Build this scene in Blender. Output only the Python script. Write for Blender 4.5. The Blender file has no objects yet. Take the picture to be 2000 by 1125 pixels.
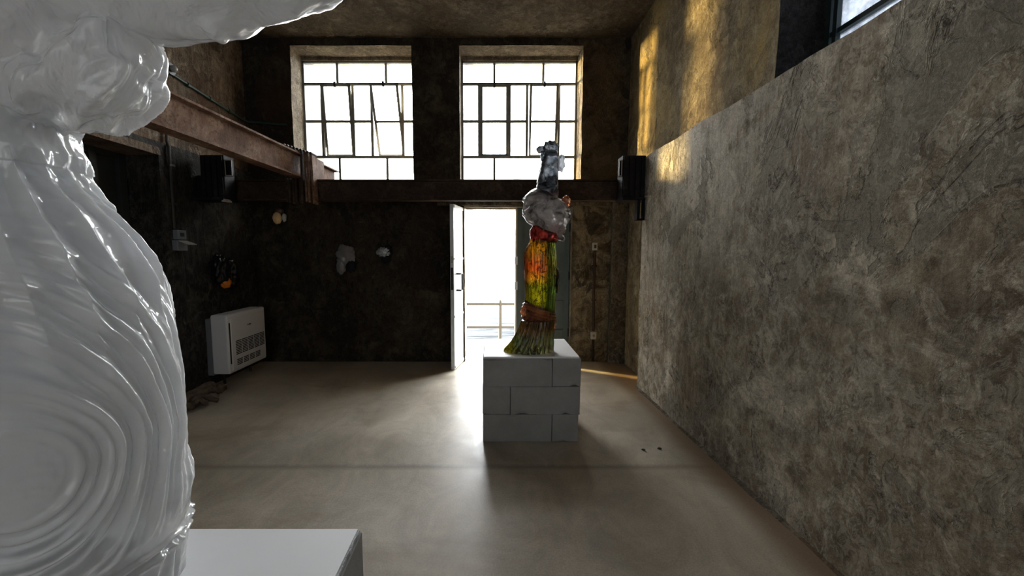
import bpy, bmesh, math, random
from math import sin, cos, pi, radians, exp, sqrt, atan2
from mathutils import Vector, Matrix, noise
import numpy as np
random.seed(7)
S = bpy.context.scene
COL = S.collection

# ------------------------------------------------------------------ camera, sky, sun, exposure
EYE = 1.6; PITCH = radians(5.15); FPX = 770.0
cam = bpy.data.cameras.new('camera'); cam.sensor_width = 36; cam.lens = FPX / 2000 * 36
cam.shift_x = 42 / 2000; cam.clip_start = 0.02; cam.clip_end = 5000
camo = bpy.data.objects.new('camera', cam); COL.objects.link(camo)
camo.location = (0, 0, EYE); camo.rotation_euler = (pi / 2 - PITCH, 0, 0)
S.camera = camo
S.view_settings.view_transform = 'Standard'; S.view_settings.look = 'None'
S.view_settings.exposure = 0.68; S.view_settings.gamma = 1

W = bpy.data.worlds.new('sky'); S.world = W; W.use_nodes = True
wn = W.node_tree.nodes; wl = W.node_tree.links; wn.clear()
wo = wn.new('ShaderNodeOutputWorld'); bg = wn.new('ShaderNodeBackground')
tc = wn.new('ShaderNodeTexCoord'); nz = wn.new('ShaderNodeTexNoise'); nz.inputs['Scale'].default_value = 3
rp = wn.new('ShaderNodeValToRGB')
rp.color_ramp.elements[0].color = (0.80, 0.90, 1.0, 1); rp.color_ramp.elements[1].color = (1, 0.985, 0.95, 1)
rp.color_ramp.elements[0].position = .35; rp.color_ramp.elements[1].position = .6
wl.new(tc.outputs['Generated'], nz.inputs['Vector']); wl.new(nz.outputs['Fac'], rp.inputs['Fac'])
wl.new(rp.outputs['Color'], bg.inputs['Color'])
sp = wn.new('ShaderNodeSeparateXYZ'); mr = wn.new('ShaderNodeMapRange')       # brighter sky towards the low sun over the sea
mr.inputs['From Min'].default_value = -.9; mr.inputs['From Max'].default_value = .8
mr.inputs['To Min'].default_value = 1.4; mr.inputs['To Max'].default_value = 15
wl.new(tc.outputs['Generated'], sp.inputs[0]); wl.new(sp.outputs['Y'], mr.inputs['Value']); 
# warm haze glowing round the low sun
dt = wn.new('ShaderNodeVectorMath'); dt.operation = 'DOT_PRODUCT'; dt.inputs[1].default_value = (-sin(radians(57)) * .985, cos(radians(57)) * .985, .17)
wl.new(tc.outputs['Generated'], dt.inputs[0])
gp = wn.new('ShaderNodeMath'); gp.operation = 'POWER'; cl = wn.new('ShaderNodeMath'); cl.operation = 'MAXIMUM'; cl.inputs[1].default_value = 0
wl.new(dt.outputs['Value'], cl.inputs[0]); wl.new(cl.outputs[0], gp.inputs[0]); gp.inputs[1].default_value = 14
bg2 = wn.new('ShaderNodeBackground'); bg2.inputs['Color'].default_value = (1, .72, .34, 1)
gm = wn.new('ShaderNodeMath'); gm.operation = 'MULTIPLY'; gm.inputs[1].default_value = 75; wl.new(gp.outputs[0], gm.inputs[0]); wl.new(gm.outputs[0], bg2.inputs['Strength'])
ad = wn.new('ShaderNodeAddShader'); wl.new(bg.outputs[0], ad.inputs[0]); wl.new(bg2.outputs[0], ad.inputs[1]); wl.new(ad.outputs[0], wo.inputs['Surface'])
wl.new(mr.outputs[0], bg.inputs['Strength'])
wl.new(bg.outputs['Background'], wo.inputs['Surface'])

sun = bpy.data.lights.new('sun', 'SUN'); sun.energy = 60; sun.color = (1, 0.74, 0.30); sun.angle = radians(4)
suno = bpy.data.objects.new('sun', sun); COL.objects.link(suno)
_az, _el = radians(61.5), radians(4.5)
suno.rotation_euler = Vector((sin(_az) * cos(_el), -cos(_az) * cos(_el), -sin(_el))).to_track_quat('-Z', 'Y').to_euler()

def portal(name, loc, rot, sx, sy):
    l = bpy.data.lights.new(name, 'AREA'); l.shape = 'RECTANGLE'; l.size = sx; l.size_y = sy
    l.cycles.is_portal = True
    o = bpy.data.objects.new(name, l); COL.objects.link(o); o.location = loc; o.rotation_euler = rot
YB = 5.69
portal('portal_window', (-1.92, YB + .45, 3.54), (-pi / 2, 0, 0), 1.7, 1.8)
portal('portal_window', (.43, YB + .45, 3.54), (-pi / 2, 0, 0), 1.75, 1.8)
portal('portal_door', (0, YB + .45, 1.1), (-pi / 2, 0, 0), .8, 2.3)
portal('portal_side', (2.4, .95, 3.6), (0, pi / 2, 0), 1.7, 3.8)
portal('portal_rear', (-1.9, -3.95, 2.3), (pi / 2, 0, 0), 1.9, 2.6)
portal('portal_rear', (.6, -3.95, 2.3), (pi / 2, 0, 0), 1.9, 2.6)

# ------------------------------------------------------------------ helpers
def ray(px, py):
    a = (px - 958) / FPX; b = (562.5 - py) / FPX
    return a, cos(PITCH) + b * sin(PITCH), b * cos(PITCH) - sin(PITCH)
def PY(px, py, Y):
    x, y, z = ray(px, py); t = Y / y; return Vector((x * t, Y, EYE + z * t))
def PX(px, py, X):
    x, y, z = ray(px, py); t = X / x; return Vector((X, y * t, EYE + z * t))

def tag(o, label=None, cat=None, group=None, kind=None):
    if label: o['label'] = label
    if cat: o['category'] = cat
    if group: o['group'] = group
    if kind: o['kind'] = kind
    return o
def link(name, me, mat=None, parent=None, smooth=False):
    o = bpy.data.objects.new(name, me); COL.objects.link(o)
    if mat is not None: me.materials.append(mat)
    if parent is not None: o.parent = parent
    if smooth:
        me.polygons.foreach_set('use_smooth', [True] * len(me.polygons))
    return o
def empty(name, loc=(0, 0, 0), label=None, cat=None, group=None, kind=None):
    o = bpy.data.objects.new(name, None); COL.objects.link(o); o.location = loc; o.empty_display_size = .1
    return tag(o, label, cat, group, kind)
class MB:
    """collects shapes given in world coordinates; build() makes one mesh (relative to its parent)"""
    def __init__(s): s.bm = bmesh.new()
    def box(s, x0, x1, y0, y1, z0, z1, bev=0, rot=None, seg=2):
        c = Vector(((x0 + x1) / 2, (y0 + y1) / 2, (z0 + z1) / 2))
        r = bmesh.ops.create_cube(s.bm, size=1)
        vs = r['verts']
        bmesh.ops.scale(s.bm, vec=(abs(x1 - x0), abs(y1 - y0), abs(z1 - z0)), verts=vs)
        if bev:
            es = list({e for v in vs for e in v.link_edges})
            r2 = bmesh.ops.bevel(s.bm, geom=es, offset=bev, segments=seg, affect='EDGES', profile=.5)
            vs = list({v for f in r2['faces'] for v in f.verts} | {v for v in vs if v.is_valid})
        if rot is not None: bmesh.ops.rotate(s.bm, cent=(0, 0, 0), matrix=rot, verts=vs)
        bmesh.ops.translate(s.bm, vec=c, verts=vs)
        return s
    def tube(s, pts, r, n=8, cap=True):
        pts = [Vector(p) for p in pts]; rs = r if isinstance(r, (list, tuple)) else [r] * len(pts)
        rings = []
        for i, p in enumerate(pts):
            d = (pts[min(i + 1, len(pts) - 1)] - pts[max(i - 1, 0)]).normalized()
            up = Vector((0, 0, 1)) if abs(d.z) < .9 else Vector((0, 1, 0))
            a = d.cross(up).normalized(); b = d.cross(a)
            rings.append([s.bm.verts.new(p + (a * cos(2 * pi * k / n) + b * sin(2 * pi * k / n)) * rs[i]) for k in range(n)])
        for i in range(len(rings) - 1):
            for k in range(n):
                s.bm.faces.new((rings[i][k], rings[i][(k + 1) % n], rings[i + 1][(k + 1) % n], rings[i + 1][k]))
        if cap:
            s.bm.faces.new(rings[0][::-1]); s.bm.faces.new(rings[-1])
        return s
    def prism(s, poly, y0, y1, axis='y'):
        """poly in the two other axes, extruded along axis"""
        def mk(a, b, c):
            return {'y': (a, c, b), 'x': (c, a, b), 'z': (a, b, c)}[axis]
        A = [s.bm.verts.new(mk(a, b, y0)) for a, b in poly]; B = [s.bm.verts.new(mk(a, b, y1)) for a, b in poly]
        n = len(poly)
        for i in range(n): s.bm.faces.new((A[i], A[(i + 1) % n], B[(i + 1) % n], B[i]))
        s.bm.faces.new(A[::-1]); s.bm.faces.new(B)
        return s
    def blob(s, c, r, amp=.2, freq=3, seed=0, sub=4, rot=None):
        g = bmesh.ops.create_icosphere(s.bm, subdivisions=sub, radius=1)
        c = Vector(c); r = Vector(r) if hasattr(r, '__len__') else Vector((r, r, r))
        for v in g['verts']:
            d = v.co.copy(); k = 1 + amp * noise.fractal(d * freq + Vector((seed, seed * 2.3, 0)), 1, 2, 4)
            q = Vector((d.x * r.x * k, d.y * r.y * k, d.z * r.z * k))
            if rot is not None: q = rot @ q
            v.co = q + c
        return s
    def build(s, name, mat, parent=None, smooth=False, label=None):
        bmesh.ops.recalc_face_normals(s.bm, faces=s.bm.faces)
        me = bpy.data.meshes.new(name)
        off = Vector((0, 0, 0)); p = parent
        while p is not None: off += Vector(p.location); p = p.parent
        bmesh.ops.translate(s.bm, vec=-off, verts=s.bm.verts)
        s.bm.to_mesh(me); s.bm.free()
        o = link(name, me, mat, parent, smooth)
        if label: o['label'] = label
        return o
def rough(pos, amp, freq=1.5, seed=0):
    return noise.noise_vector(Vector(pos) * freq + Vector((seed, 3.1 * seed, 0))) * amp

# ------------------------------------------------------------------ materials
class NT:
    def __init__(s, name):
        s.m = bpy.data.materials.new(name); s.m.use_nodes = True; s.t = s.m.node_tree
        s.b = s.t.nodes['Principled BSDF']; s.out = s.t.nodes['Material Output']
        s.co = s.t.nodes.new('ShaderNodeTexCoord').outputs['Object']
    def n(s, typ, **kw):
        nd = s.t.nodes.new(typ)
        for k, v in kw.items():
            if hasattr(nd, k): setattr(nd, k, v)
        return nd
    def l(s, a, b): s.t.links.new(a, b)
    def mapping(s, scale=(1, 1, 1), loc=(0, 0, 0), rot=(0, 0, 0)):
        m = s.n('ShaderNodeMapping'); m.inputs['Scale'].default_value = scale; m.inputs['Location'].default_value = loc
        m.inputs['Rotation'].default_value = rot; s.l(s.co, m.inputs['Vector']); return m.outputs[0]
    def noise(s, scale, detail=6, rough=.6, dist=0, vec=None, out='Fac'):
        q = s.n('ShaderNodeTexNoise'); q.inputs['Scale'].default_value = scale; q.inputs['Detail'].default_value = detail
        q.inputs['Roughness'].default_value = rough; q.inputs['Distortion'].default_value = dist
        s.l(vec or s.co, q.inputs['Vector']); return q.outputs[out]
    def vor(s, scale, feature='F1', vec=None, out='Distance', rnd=1):
        q = s.n('ShaderNodeTexVoronoi'); q.feature = feature; q.inputs['Scale'].default_value = scale
        q.inputs['Randomness'].default_value = rnd
        s.l(vec or s.co, q.inputs['Vector']); return q.outputs[out]
    def ramp(s, fac, stops, interp='LINEAR'):
        r = s.n('ShaderNodeValToRGB'); r.color_ramp.interpolation = interp; e = r.color_ramp.elements
        while len(e) < len(stops): e.new(.5)
        for i, (p, c) in enumerate(stops):
            if not hasattr(c, '__len__'): c = (c, c, c)
            e[i].position = p; e[i].color = (*c[:3], 1)
        s.l(fac, r.inputs['Fac']); return r.outputs['Color']
    def mix(s, fac, a, b, mode='MIX'):
        m = s.n('ShaderNodeMix'); m.data_type = 'RGBA'; m.blend_type = mode
        for sock, v in ((m.inputs[0], fac), (m.inputs[6], a), (m.inputs[7], b)):
            if isinstance(v, bpy.types.NodeSocket): s.l(v, sock)
            elif hasattr(v, '__len__'): sock.default_value = (*v[:3], 1)
            elif sock.type == 'RGBA': sock.default_value = (v, v, v, 1)
            else: sock.default_value = v
        return m.outputs[2]
    def math(s, op, a, b=0, c=None, clamp=False):
        m = s.n('ShaderNodeMath'); m.operation = op; m.use_clamp = clamp
        for i, v in enumerate((a, b, c)):
            if v is None: continue
            if isinstance(v, bpy.types.NodeSocket): s.l(v, m.inputs[i])
            else: m.inputs[i].default_value = v
        return m.outputs[0]
    def sep(s):
        q = s.n('ShaderNodeSeparateXYZ'); s.l(s.co, q.inputs[0]); return q.outputs
    def bump(s, h, strength=.5, dist=.01, prev=None):
        b = s.n('ShaderNodeBump'); b.inputs['Strength'].default_value = strength; b.inputs['Distance'].default_value = dist
        s.l(h, b.inputs['Height'])
        if prev: s.l(prev, b.inputs['Normal'])
        return b.outputs[0]
    def fin(s, color=None, rough=None, normal=None, **kw):
        for k, v in (('Base Color', color), ('Roughness', rough), ('Normal', normal)):
            if v is None: continue
            if isinstance(v, bpy.types.NodeSocket): s.l(v, s.b.inputs[k])
            elif hasattr(v, '__len__'): s.b.inputs[k].default_value = (*v[:3], 1)
            else: s.b.inputs[k].default_value = v
        for k, v in kw.items(): s.b.inputs[k.replace('_', ' ')].default_value = v
        return s.m

def plaster(name, dark, mid, light, patch, base_scale=1.1, streak=.5, patch_amt=.47, bumpk=1.0, white=.0, specks=.5, lo=.36, hi=.66, ochre=None, wash=None, east=None):
    t = NT(name)
    n1 = t.noise(base_scale, 10, .68, .3)
    col = t.ramp(n1, [(lo, dark), ((lo + hi) / 2, mid), (hi, light)])
    # medium mottling
    n2 = t.noise(base_scale * 5, 8, .75, .5)
    col = t.mix(t.ramp(n2, [(.40, .85), (.58, 0)]), col, dark)
    col = t.mix(t.ramp(t.noise(base_scale * 4, 9, .8, .8, vec=t.mapping((1, 1, 1), (4, 8, 1))), [(.52, 0), (.66, .7)]), col, light)
    if ochre:
        n5 = t.noise(base_scale * .7, 6, .6, .4, vec=t.mapping((1, 1, .45), (3, 1, 7)))
        col = t.mix(t.ramp(n5, [(.5, 0), (.64, .7)]), col, ochre)
    # vertical streaks left by running water
    st = t.noise(5, 8, .75, .5, vec=t.mapping((3.2, 3.2, .34)))
    sm = t.noise(.7, 3, .5, vec=t.mapping((1, 1, 1), (5, 2, 1)))
    col = t.mix(t.math('MULTIPLY', t.ramp(st, [(.46, 0), (.66, .8)]), t.ramp(sm, [(.46, 0), (.62, streak)])), col, light)
    if east:
        # paler tone right of the door, weaker higher up
        q2 = t.sep(); mx_ = t.math('MULTIPLY', t.ramp(t.math('MULTIPLY', t.math('ADD', q2[0], t.math('MULTIPLY', n1, .3)), .3), [(.38, 0), (.41, 1)]), t.ramp(t.math('MULTIPLY', q2[2], .25), [(.56, 1), (.66, .25)]))
        col = t.mix(mx_, col, t.ramp(t.noise(3.4, 9, .75, .7), [(.40, east[0]), (.54, east[1])]))
    if wash:
        # remains of whitewash with run marks, where the wall kept its paint
        q = t.sep(); my = t.ramp(t.math('MULTIPLY', q[1], .2), [(wash[0] * .2, 0), (wash[1] * .2, 1)]); mz = t.ramp(t.math('MULTIPLY', q[2], .25), [(wash[2] * .25, 0), (wash[3] * .25, 1)])
        wn_ = t.ramp(t.math('ADD', t.math('MULTIPLY', st, .5), t.math('MULTIPLY', t.noise(2.2, 9, .75, .8), .5)), [(.41, 0), (.52, .9)])
        col = t.mix(t.math('MULTIPLY', t.math('MULTIPLY', my, mz), wn_), col, (.68, .63, .54))
    # peeled patches with a sharp chipped edge
    pn = t.noise(base_scale * 1.3, 7, .62, .7, vec=t.mapping((1, 1, .8), (1.7, 4.2, 9)))
    pm = t.ramp(pn, [(patch_amt + .10, 0), (patch_amt + .115, 1)])
    col = t.mix(t.math('MULTIPLY', pm, .75), col, patch)
    edge = t.math('ABSOLUTE', t.math('SUBTRACT', pn, patch_amt + .1))
    em = t.ramp(edge, [(.0, 1), (.009, 0)])
    em = t.math('MULTIPLY', em, t.ramp(t.noise(3, 3), [(.40, 0), (.52, 1)]))
    col = t.mix(t.math('MULTIPLY', em, .8), col, (.02, .016, .012))
    # second set of finer peel contours
    p2 = t.noise(base_scale * 3.1, 6, .6, .9, vec=t.mapping((1, 1, .9), (7, 1, 3)))
    e2 = t.ramp(t.math('ABSOLUTE', t.math('SUBTRACT', p2, .56)), [(0, 1), (.012, 0)])
    e2 = t.math('MULTIPLY', e2, t.ramp(t.noise(2.2, 3, vec=t.mapping((1, 1, 1), (9, 9, 9))), [(.44, 0), (.55, 1)]))
    col = t.mix(t.math('MULTIPLY', e2, .6), col, (.03, .024, .018))
    p2m = t.ramp(p2, [(.56, 0), (.575, 1)])
    col = t.mix(t.math('MULTIPLY', p2m, .35), col, patch)
    # pits
    v = t.vor(9); vm = t.ramp(v, [(.06, 1), (.10, 0)])
    vm = t.math('MULTIPLY', vm, t.ramp(t.noise(2.5, 2, vec=t.mapping((1, 1, 1), (2, 5, 5))), [(.48, 0), (.55, specks)]))
    col = t.mix(vm, col, (.02, .016, .012))
    g = t.noise(70, 5, .8)
    col = t.mix(.6, col, t.ramp(g, [(.3, .35), (.7, 1.55)]), 'MULTIPLY')
    # crust: small flakes lifted off the surface, elongated downwards, edge shadows painted dark
    cr = t.noise(13, 9, .78, .9, vec=t.mapping((1.2, 1.2, .75), (3, 3, 8)))
    crm = t.ramp(cr, [(.50, 0), (.53, 1)])
    cre = t.ramp(t.math('ABSOLUTE', t.math('SUBTRACT', cr, .515)), [(0, 1), (.022, 0)])
    crw = t.ramp(t.noise(1.9, 4, .6, vec=t.mapping((1, 1, 1), (6, 2, 4))), [(.40, .25), (.58, 1)])
    col = t.mix(t.math('MULTIPLY', t.math('MULTIPLY', cre, crw), .55), col, (.03, .024, .016))
    col = t.mix(t.math('MULTIPLY', t.math('MULTIPLY', crm, crw), .28), col, light)
    if white:
        wv = t.noise(2.6, 9, .8, 1.5, vec=t.mapping((1, 1, 1), (11, 3, 2)))
        col = t.mix(t.ramp(wv, [(.66, 0), (.69, white)]), col, (.45, .42, .38))
    h = t.math('ADD', t.math('MULTIPLY', n2, .9), t.math('MULTIPLY', g, .35))
    h = t.math('ADD', h, t.math('MULTIPLY', st, .25 * streak))
    h = t.math('SUBTRACT', h, t.math('MULTIPLY', pm, .45))
    h = t.math('SUBTRACT', h, t.math('MULTIPLY', p2m, .22))
    h = t.math('SUBTRACT', h, t.math('MULTIPLY', vm, .6))
    h = t.math('ADD', h, t.math('MULTIPLY', t.math('MULTIPLY', crm, crw), .16))
    nb = t.bump(h, 1.0 * bumpk, .045)
    return t.fin(col, .88, nb, Specular_IOR_Level=.25)

M = {}
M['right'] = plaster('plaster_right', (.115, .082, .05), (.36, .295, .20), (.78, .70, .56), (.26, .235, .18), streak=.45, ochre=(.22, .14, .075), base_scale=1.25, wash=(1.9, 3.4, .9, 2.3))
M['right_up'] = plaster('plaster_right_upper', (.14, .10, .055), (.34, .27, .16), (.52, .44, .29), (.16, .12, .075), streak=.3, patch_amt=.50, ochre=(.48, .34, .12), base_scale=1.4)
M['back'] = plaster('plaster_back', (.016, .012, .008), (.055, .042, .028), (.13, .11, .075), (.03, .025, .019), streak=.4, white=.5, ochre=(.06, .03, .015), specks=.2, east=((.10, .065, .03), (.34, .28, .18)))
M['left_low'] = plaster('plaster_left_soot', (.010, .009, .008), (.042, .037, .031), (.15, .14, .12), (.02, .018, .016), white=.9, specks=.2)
M['left_up'] = plaster('plaster_left_upper', (.07, .045, .027), (.25, .18, .12), (.46, .38, .28), (.05, .035, .025), white=.5, ochre=(.14, .06, .025))
M['ceil'] = plaster('plaster_ceiling', (.06, .043, .026), (.14, .105, .065), (.25, .20, .14), (.09, .07, .045), streak=0, base_scale=1.6, white=.9, specks=.2)
M['reveal'] = plaster('plaster_reveal', (.14, .11, .075), (.34, .28, .20), (.5, .42, .3), (.22, .17, .12), base_scale=3, streak=.2, specks=.2)
M['jamb_right'] = plaster('plaster_grey_jamb', (.03, .026, .026), (.09, .08, .08), (.17, .16, .16), (.055, .045, .045), base_scale=2, streak=.1, bumpk=1.3)
M['pil'] = plaster('plaster_pilaster', (.07, .055, .035), (.2, .16, .11), (.42, .36, .27), (.10, .08, .055), base_scale=2, streak=.7, ochre=(.16, .09, .04))

def floor_mat():
    t = NT('floor_concrete')
    n1 = t.noise(.55, 8, .6, .4)
    col = t.ramp(n1, [(.3, (.32, .27, .205)), (.5, (.49, .43, .345)), (.7, (.64, .585, .495))])
    n2 = t.noise(3, 10, .75, 1.0, vec=t.mapping((1, .6, 1)))
    col = t.mix(.6, col, t.ramp(n2, [(.35, .55), (.65, 1.15)]), 'MULTIPLY')
    n3 = t.noise(1.4, 6, .6, .5, vec=t.mapping((.5, 1, 1), (4, 2, 0)))
    col = t.mix(t.ramp(n3, [(.52, 0), (.66, .5)]), col, (.22, .165, .105))
    # a narrow dark band across the room
    sx = t.sep()
    j = t.math('ABSOLUTE', t.math('SUBTRACT', t.math('ADD', sx[1], t.math('MULTIPLY', n2, .08)), 2.86))
    col = t.mix(t.ramp(j, [(0, .5), (.05, 0)]), col, (.12, .10, .075))
    # darker and browner along the right wall
    dr = t.math('SUBTRACT', 1.75, t.math('ADD', sx[0], t.math('MULTIPLY', n2, .2)))
    col = t.mix(t.ramp(dr, [(.0, .8), (.16, 0)]), col, (.17, .10, .05))
    g = t.noise(90, 3, .7)
    col = t.mix(.35, col, t.ramp(g, [(.3, .5), (.7, 1.4)]), 'MULTIPLY')
    sp = t.vor(28); spm = t.ramp(sp, [(.04, 1), (.07, 0)])
    spm = t.math('MULTIPLY', spm, t.ramp(t.noise(3, 2), [(.55, 0), (.6, .7)]))
    col = t.mix(spm, col, (.05, .04, .03))
    h = t.math('ADD', t.math('MULTIPLY', n2, .5), t.math('MULTIPLY', g, .15))
    return t.fin(col, t.ramp(n2, [(.3, .30), (.7, .55)]), t.bump(h, .35, .006), Specular_IOR_Level=.45)
M['floor'] = floor_mat()

def simple(name, c, r=.6, var=.15, scale=8, bump=.15, metal=0, bd=.004, **kw):
    t = NT(name)
    n = t.noise(scale, 8, .7)
    col = t.mix(1, c, t.ramp(n, [(.3, 1 - var), (.7, 1 + var)]), 'MULTIPLY')
    return t.fin(col, r, t.bump(n, bump, bd), Metallic=metal, **kw)
def rust(name, a, b, c):
    t = NT(name)
    n = t.noise(3.5, 10, .75, .4); g = t.noise(30, 6, .8)
    col = t.ramp(n, [(.3, a), (.5, b), (.68, c)])
    col = t.mix(t.ramp(g, [(.5, 0), (.62, .75)]), col, a)
    return t.fin(col, .72, t.bump(t.math('ADD', n, g), .6, .008), Specular_IOR_Level=.12)
M['rust_light'] = rust('rusty_steel_brown', (.045, .02, .011), (.19, .105, .065), (.38, .26, .18))
M['rust_dark'] = rust('rusty_steel_dark', (.018, .011, .008), (.05, .032, .022), (.10, .065, .042))
M['steel_black'] = rust('blackened_steel', (.006, .006, .008), (.014, .013, .015), (.035, .03, .03))
M['wframe'] = simple('window_paint_grey', (.20, .20, .18), .55, .3)
M['wframe_dark'] = simple('window_paint_dark', (.035, .06, .06), .4, .3)
M['door_white'] = simple('door_white_paint', (.62, .66, .68), .35, .12, 3)
M['door_grey'] = simple('door_grey_green_paint', (.085, .105, .095), .5, .2, 3)
M['door_dark'] = simple('door_dark_paint', (.02, .024, .023), .6, .3, 3)
M['black'] = simple('black_iron', (.012, .012, .012), .5, .1)
M['white_plastic'] = simple('white_plastic', (.66, .67, .70), .38, .04, 2, .03)
M['grey_plastic'] = simple('grey_plastic', (.16, .17, .19), .5, .05, 2)
M['dark_gap'] = simple('dark_gap', (.012, .012, .014), .8, .05)
M['rail'] = simple('cream_rail_paint', (.085, .08, .072), .5, .1)
M['conduit'] = simple('old_conduit', (.025, .022, .018), .6, .3)
M['conduit_green'] = simple('green_conduit', (.015, .04, .03), .5, .3)
M['switch'] = simple('old_switch_plate', (.38, .36, .31), .5, .1)
M['quay'] = simple('quay_stone', (.25, .24, .22), .8, .2)
M['wood_knot'] = simple('brown_knotty', (.09, .06, .04), .8, .6, 18, .8, bd=.01)
M['debris'] = simple('dry_debris', (.04, .03, .02), .9, .3)
def aac():
    t = NT('aerated_concrete')
    n = t.noise(4, 8, .7); g = t.noise(160, 3, .7)
    col = t.ramp(n, [(.3, (.25, .25, .245)), (.7, (.34, .34, .335))])
    v = t.vor(24); vm = t.math('MULTIPLY', t.ramp(v, [(.05, 1), (.08, 0)]), t.ramp(t.noise(5, 3), [(.5, 0), (.62, .5)]))
    col = t.mix(vm, col, (.16, .16, .155))
    return t.fin(col, .9, t.bump(t.math('SUBTRACT', t.math('ADD', g, n), vm), .35, .004), Specular_IOR_Level=.2)
M['aac'] = aac()
M['board'] = simple('white_board', (.78, .79, .81), .5, .04, 1.5, .05)
M['board_core'] = simple('board_core', (.62, .64, .67), .95, .3, 60, .9, bd=.012)

def thin_glass(name, tint=(1, 1, 1), dirt=0.0, dcol=(.8, .82, .85)):
    t = NT(name); t.t.nodes.remove(t.b)
    tr = t.n('ShaderNodeBsdfTransparent'); tr.inputs[0].default_value = (*tint, 1)
    gl = t.n('ShaderNodeBsdfGlossy'); gl.inputs['Roughness'].default_value = .04
    fr = t.n('ShaderNodeFresnel'); fr.inputs[0].default_value = 1.45
    mx = t.n('ShaderNodeMixShader'); t.l(t.math('MULTIPLY', fr.outputs[0], .8), mx.inputs[0]); t.l(tr.outputs[0], mx.inputs[1]); t.l(gl.outputs[0], mx.inputs[2])
    last = mx
    if dirt:
        tl = t.n('ShaderNodeBsdfTranslucent'); tl.inputs[0].default_value = (*dcol, 1)
        m2 = t.n('ShaderNodeMixShader')
        t.l(t.ramp(t.noise(4, 8, .7), [(.3, dirt * .5), (.7, min(1, dirt * 1.3))]), m2.inputs[0]); t.l(mx.outputs[0], m2.inputs[1]); t.l(tl.outputs[0], m2.inputs[2]); last = m2
    t.l(last.outputs[0], t.out.inputs['Surface']); return t.m
M['pane'] = thin_glass('window_glass', dirt=.06)
M['pane_frost'] = thin_glass('frosted_glass', (.9, .94, 1), dirt=.95, dcol=(.085, .09, .10))

def sea_mat():
    t = NT('sea_water')
    w = t.noise(1.3, 8, .6, .3, vec=t.mapping((.35, 1, 1)))
    w2 = t.noise(5, 4, .6, vec=t.mapping((.5, 1, 1)))
    rip = t.noise(1.1, 7, .7, .8, vec=t.mapping((.28, 1.6, 1)))  # ripple tone: shade of the wave troughs put into the colour
    nb = t.bump(t.math('ADD', w, t.math('MULTIPLY', w2, .3)), 1, .35)
    m = t.fin(t.ramp(rip, [(.42, (.020, .024, .028)), (.52, (.07, .077, .083))]), .6, nb, Specular_IOR_Level=0)
    lw = t.n('ShaderNodeLayerWeight'); lw.inputs['Blend'].default_value = .5
    gl = t.n('ShaderNodeBsdfGlossy'); gl.inputs['Roughness'].default_value = .25; t.l(nb, gl.inputs['Normal'])
    mx = t.n('ShaderNodeMixShader'); t.l(t.math('POWER', lw.outputs['Facing'], 17), mx.inputs[0]); t.l(t.b.outputs[0], mx.inputs[1]); t.l(gl.outputs[0], mx.inputs[2])
    t.l(mx.outputs[0], t.out.inputs['Surface']); return m
M['sea'] = sea_mat()

def cast_glass(name, col_fn, trans=.8, rgh=.25, ior=1.2, bump=.3, bscale=25, coat=.5, sss=0, glow=0):
    t = NT(name)
    c = col_fn(t)
    n = t.noise(bscale, 5, .6)
    m = t.fin(c, rgh, t.bump(n, bump, .004), IOR=ior)
    t.b.inputs['Transmission Weight'].default_value = trans
    t.b.inputs['Coat Weight'].default_value = coat; t.b.inputs['Coat Roughness'].default_value = .08
    if glow:
        tl = t.n('ShaderNodeBsdfTranslucent'); t.l(c, tl.inputs[0]); mx = t.n('ShaderNodeMixShader'); mx.inputs[0].default_value = glow
        t.l(t.b.outputs[0], mx.inputs[1]); t.l(tl.outputs[0], mx.inputs[2]); t.l(mx.outputs[0], t.out.inputs['Surface'])
    if sss:
        t.b.inputs['Subsurface Weight'].default_value = sss; t.b.inputs['Subsurface Radius'].default_value = (.12, .12, .13); t.b.inputs['Subsurface Scale'].default_value = .6
    return m

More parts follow.
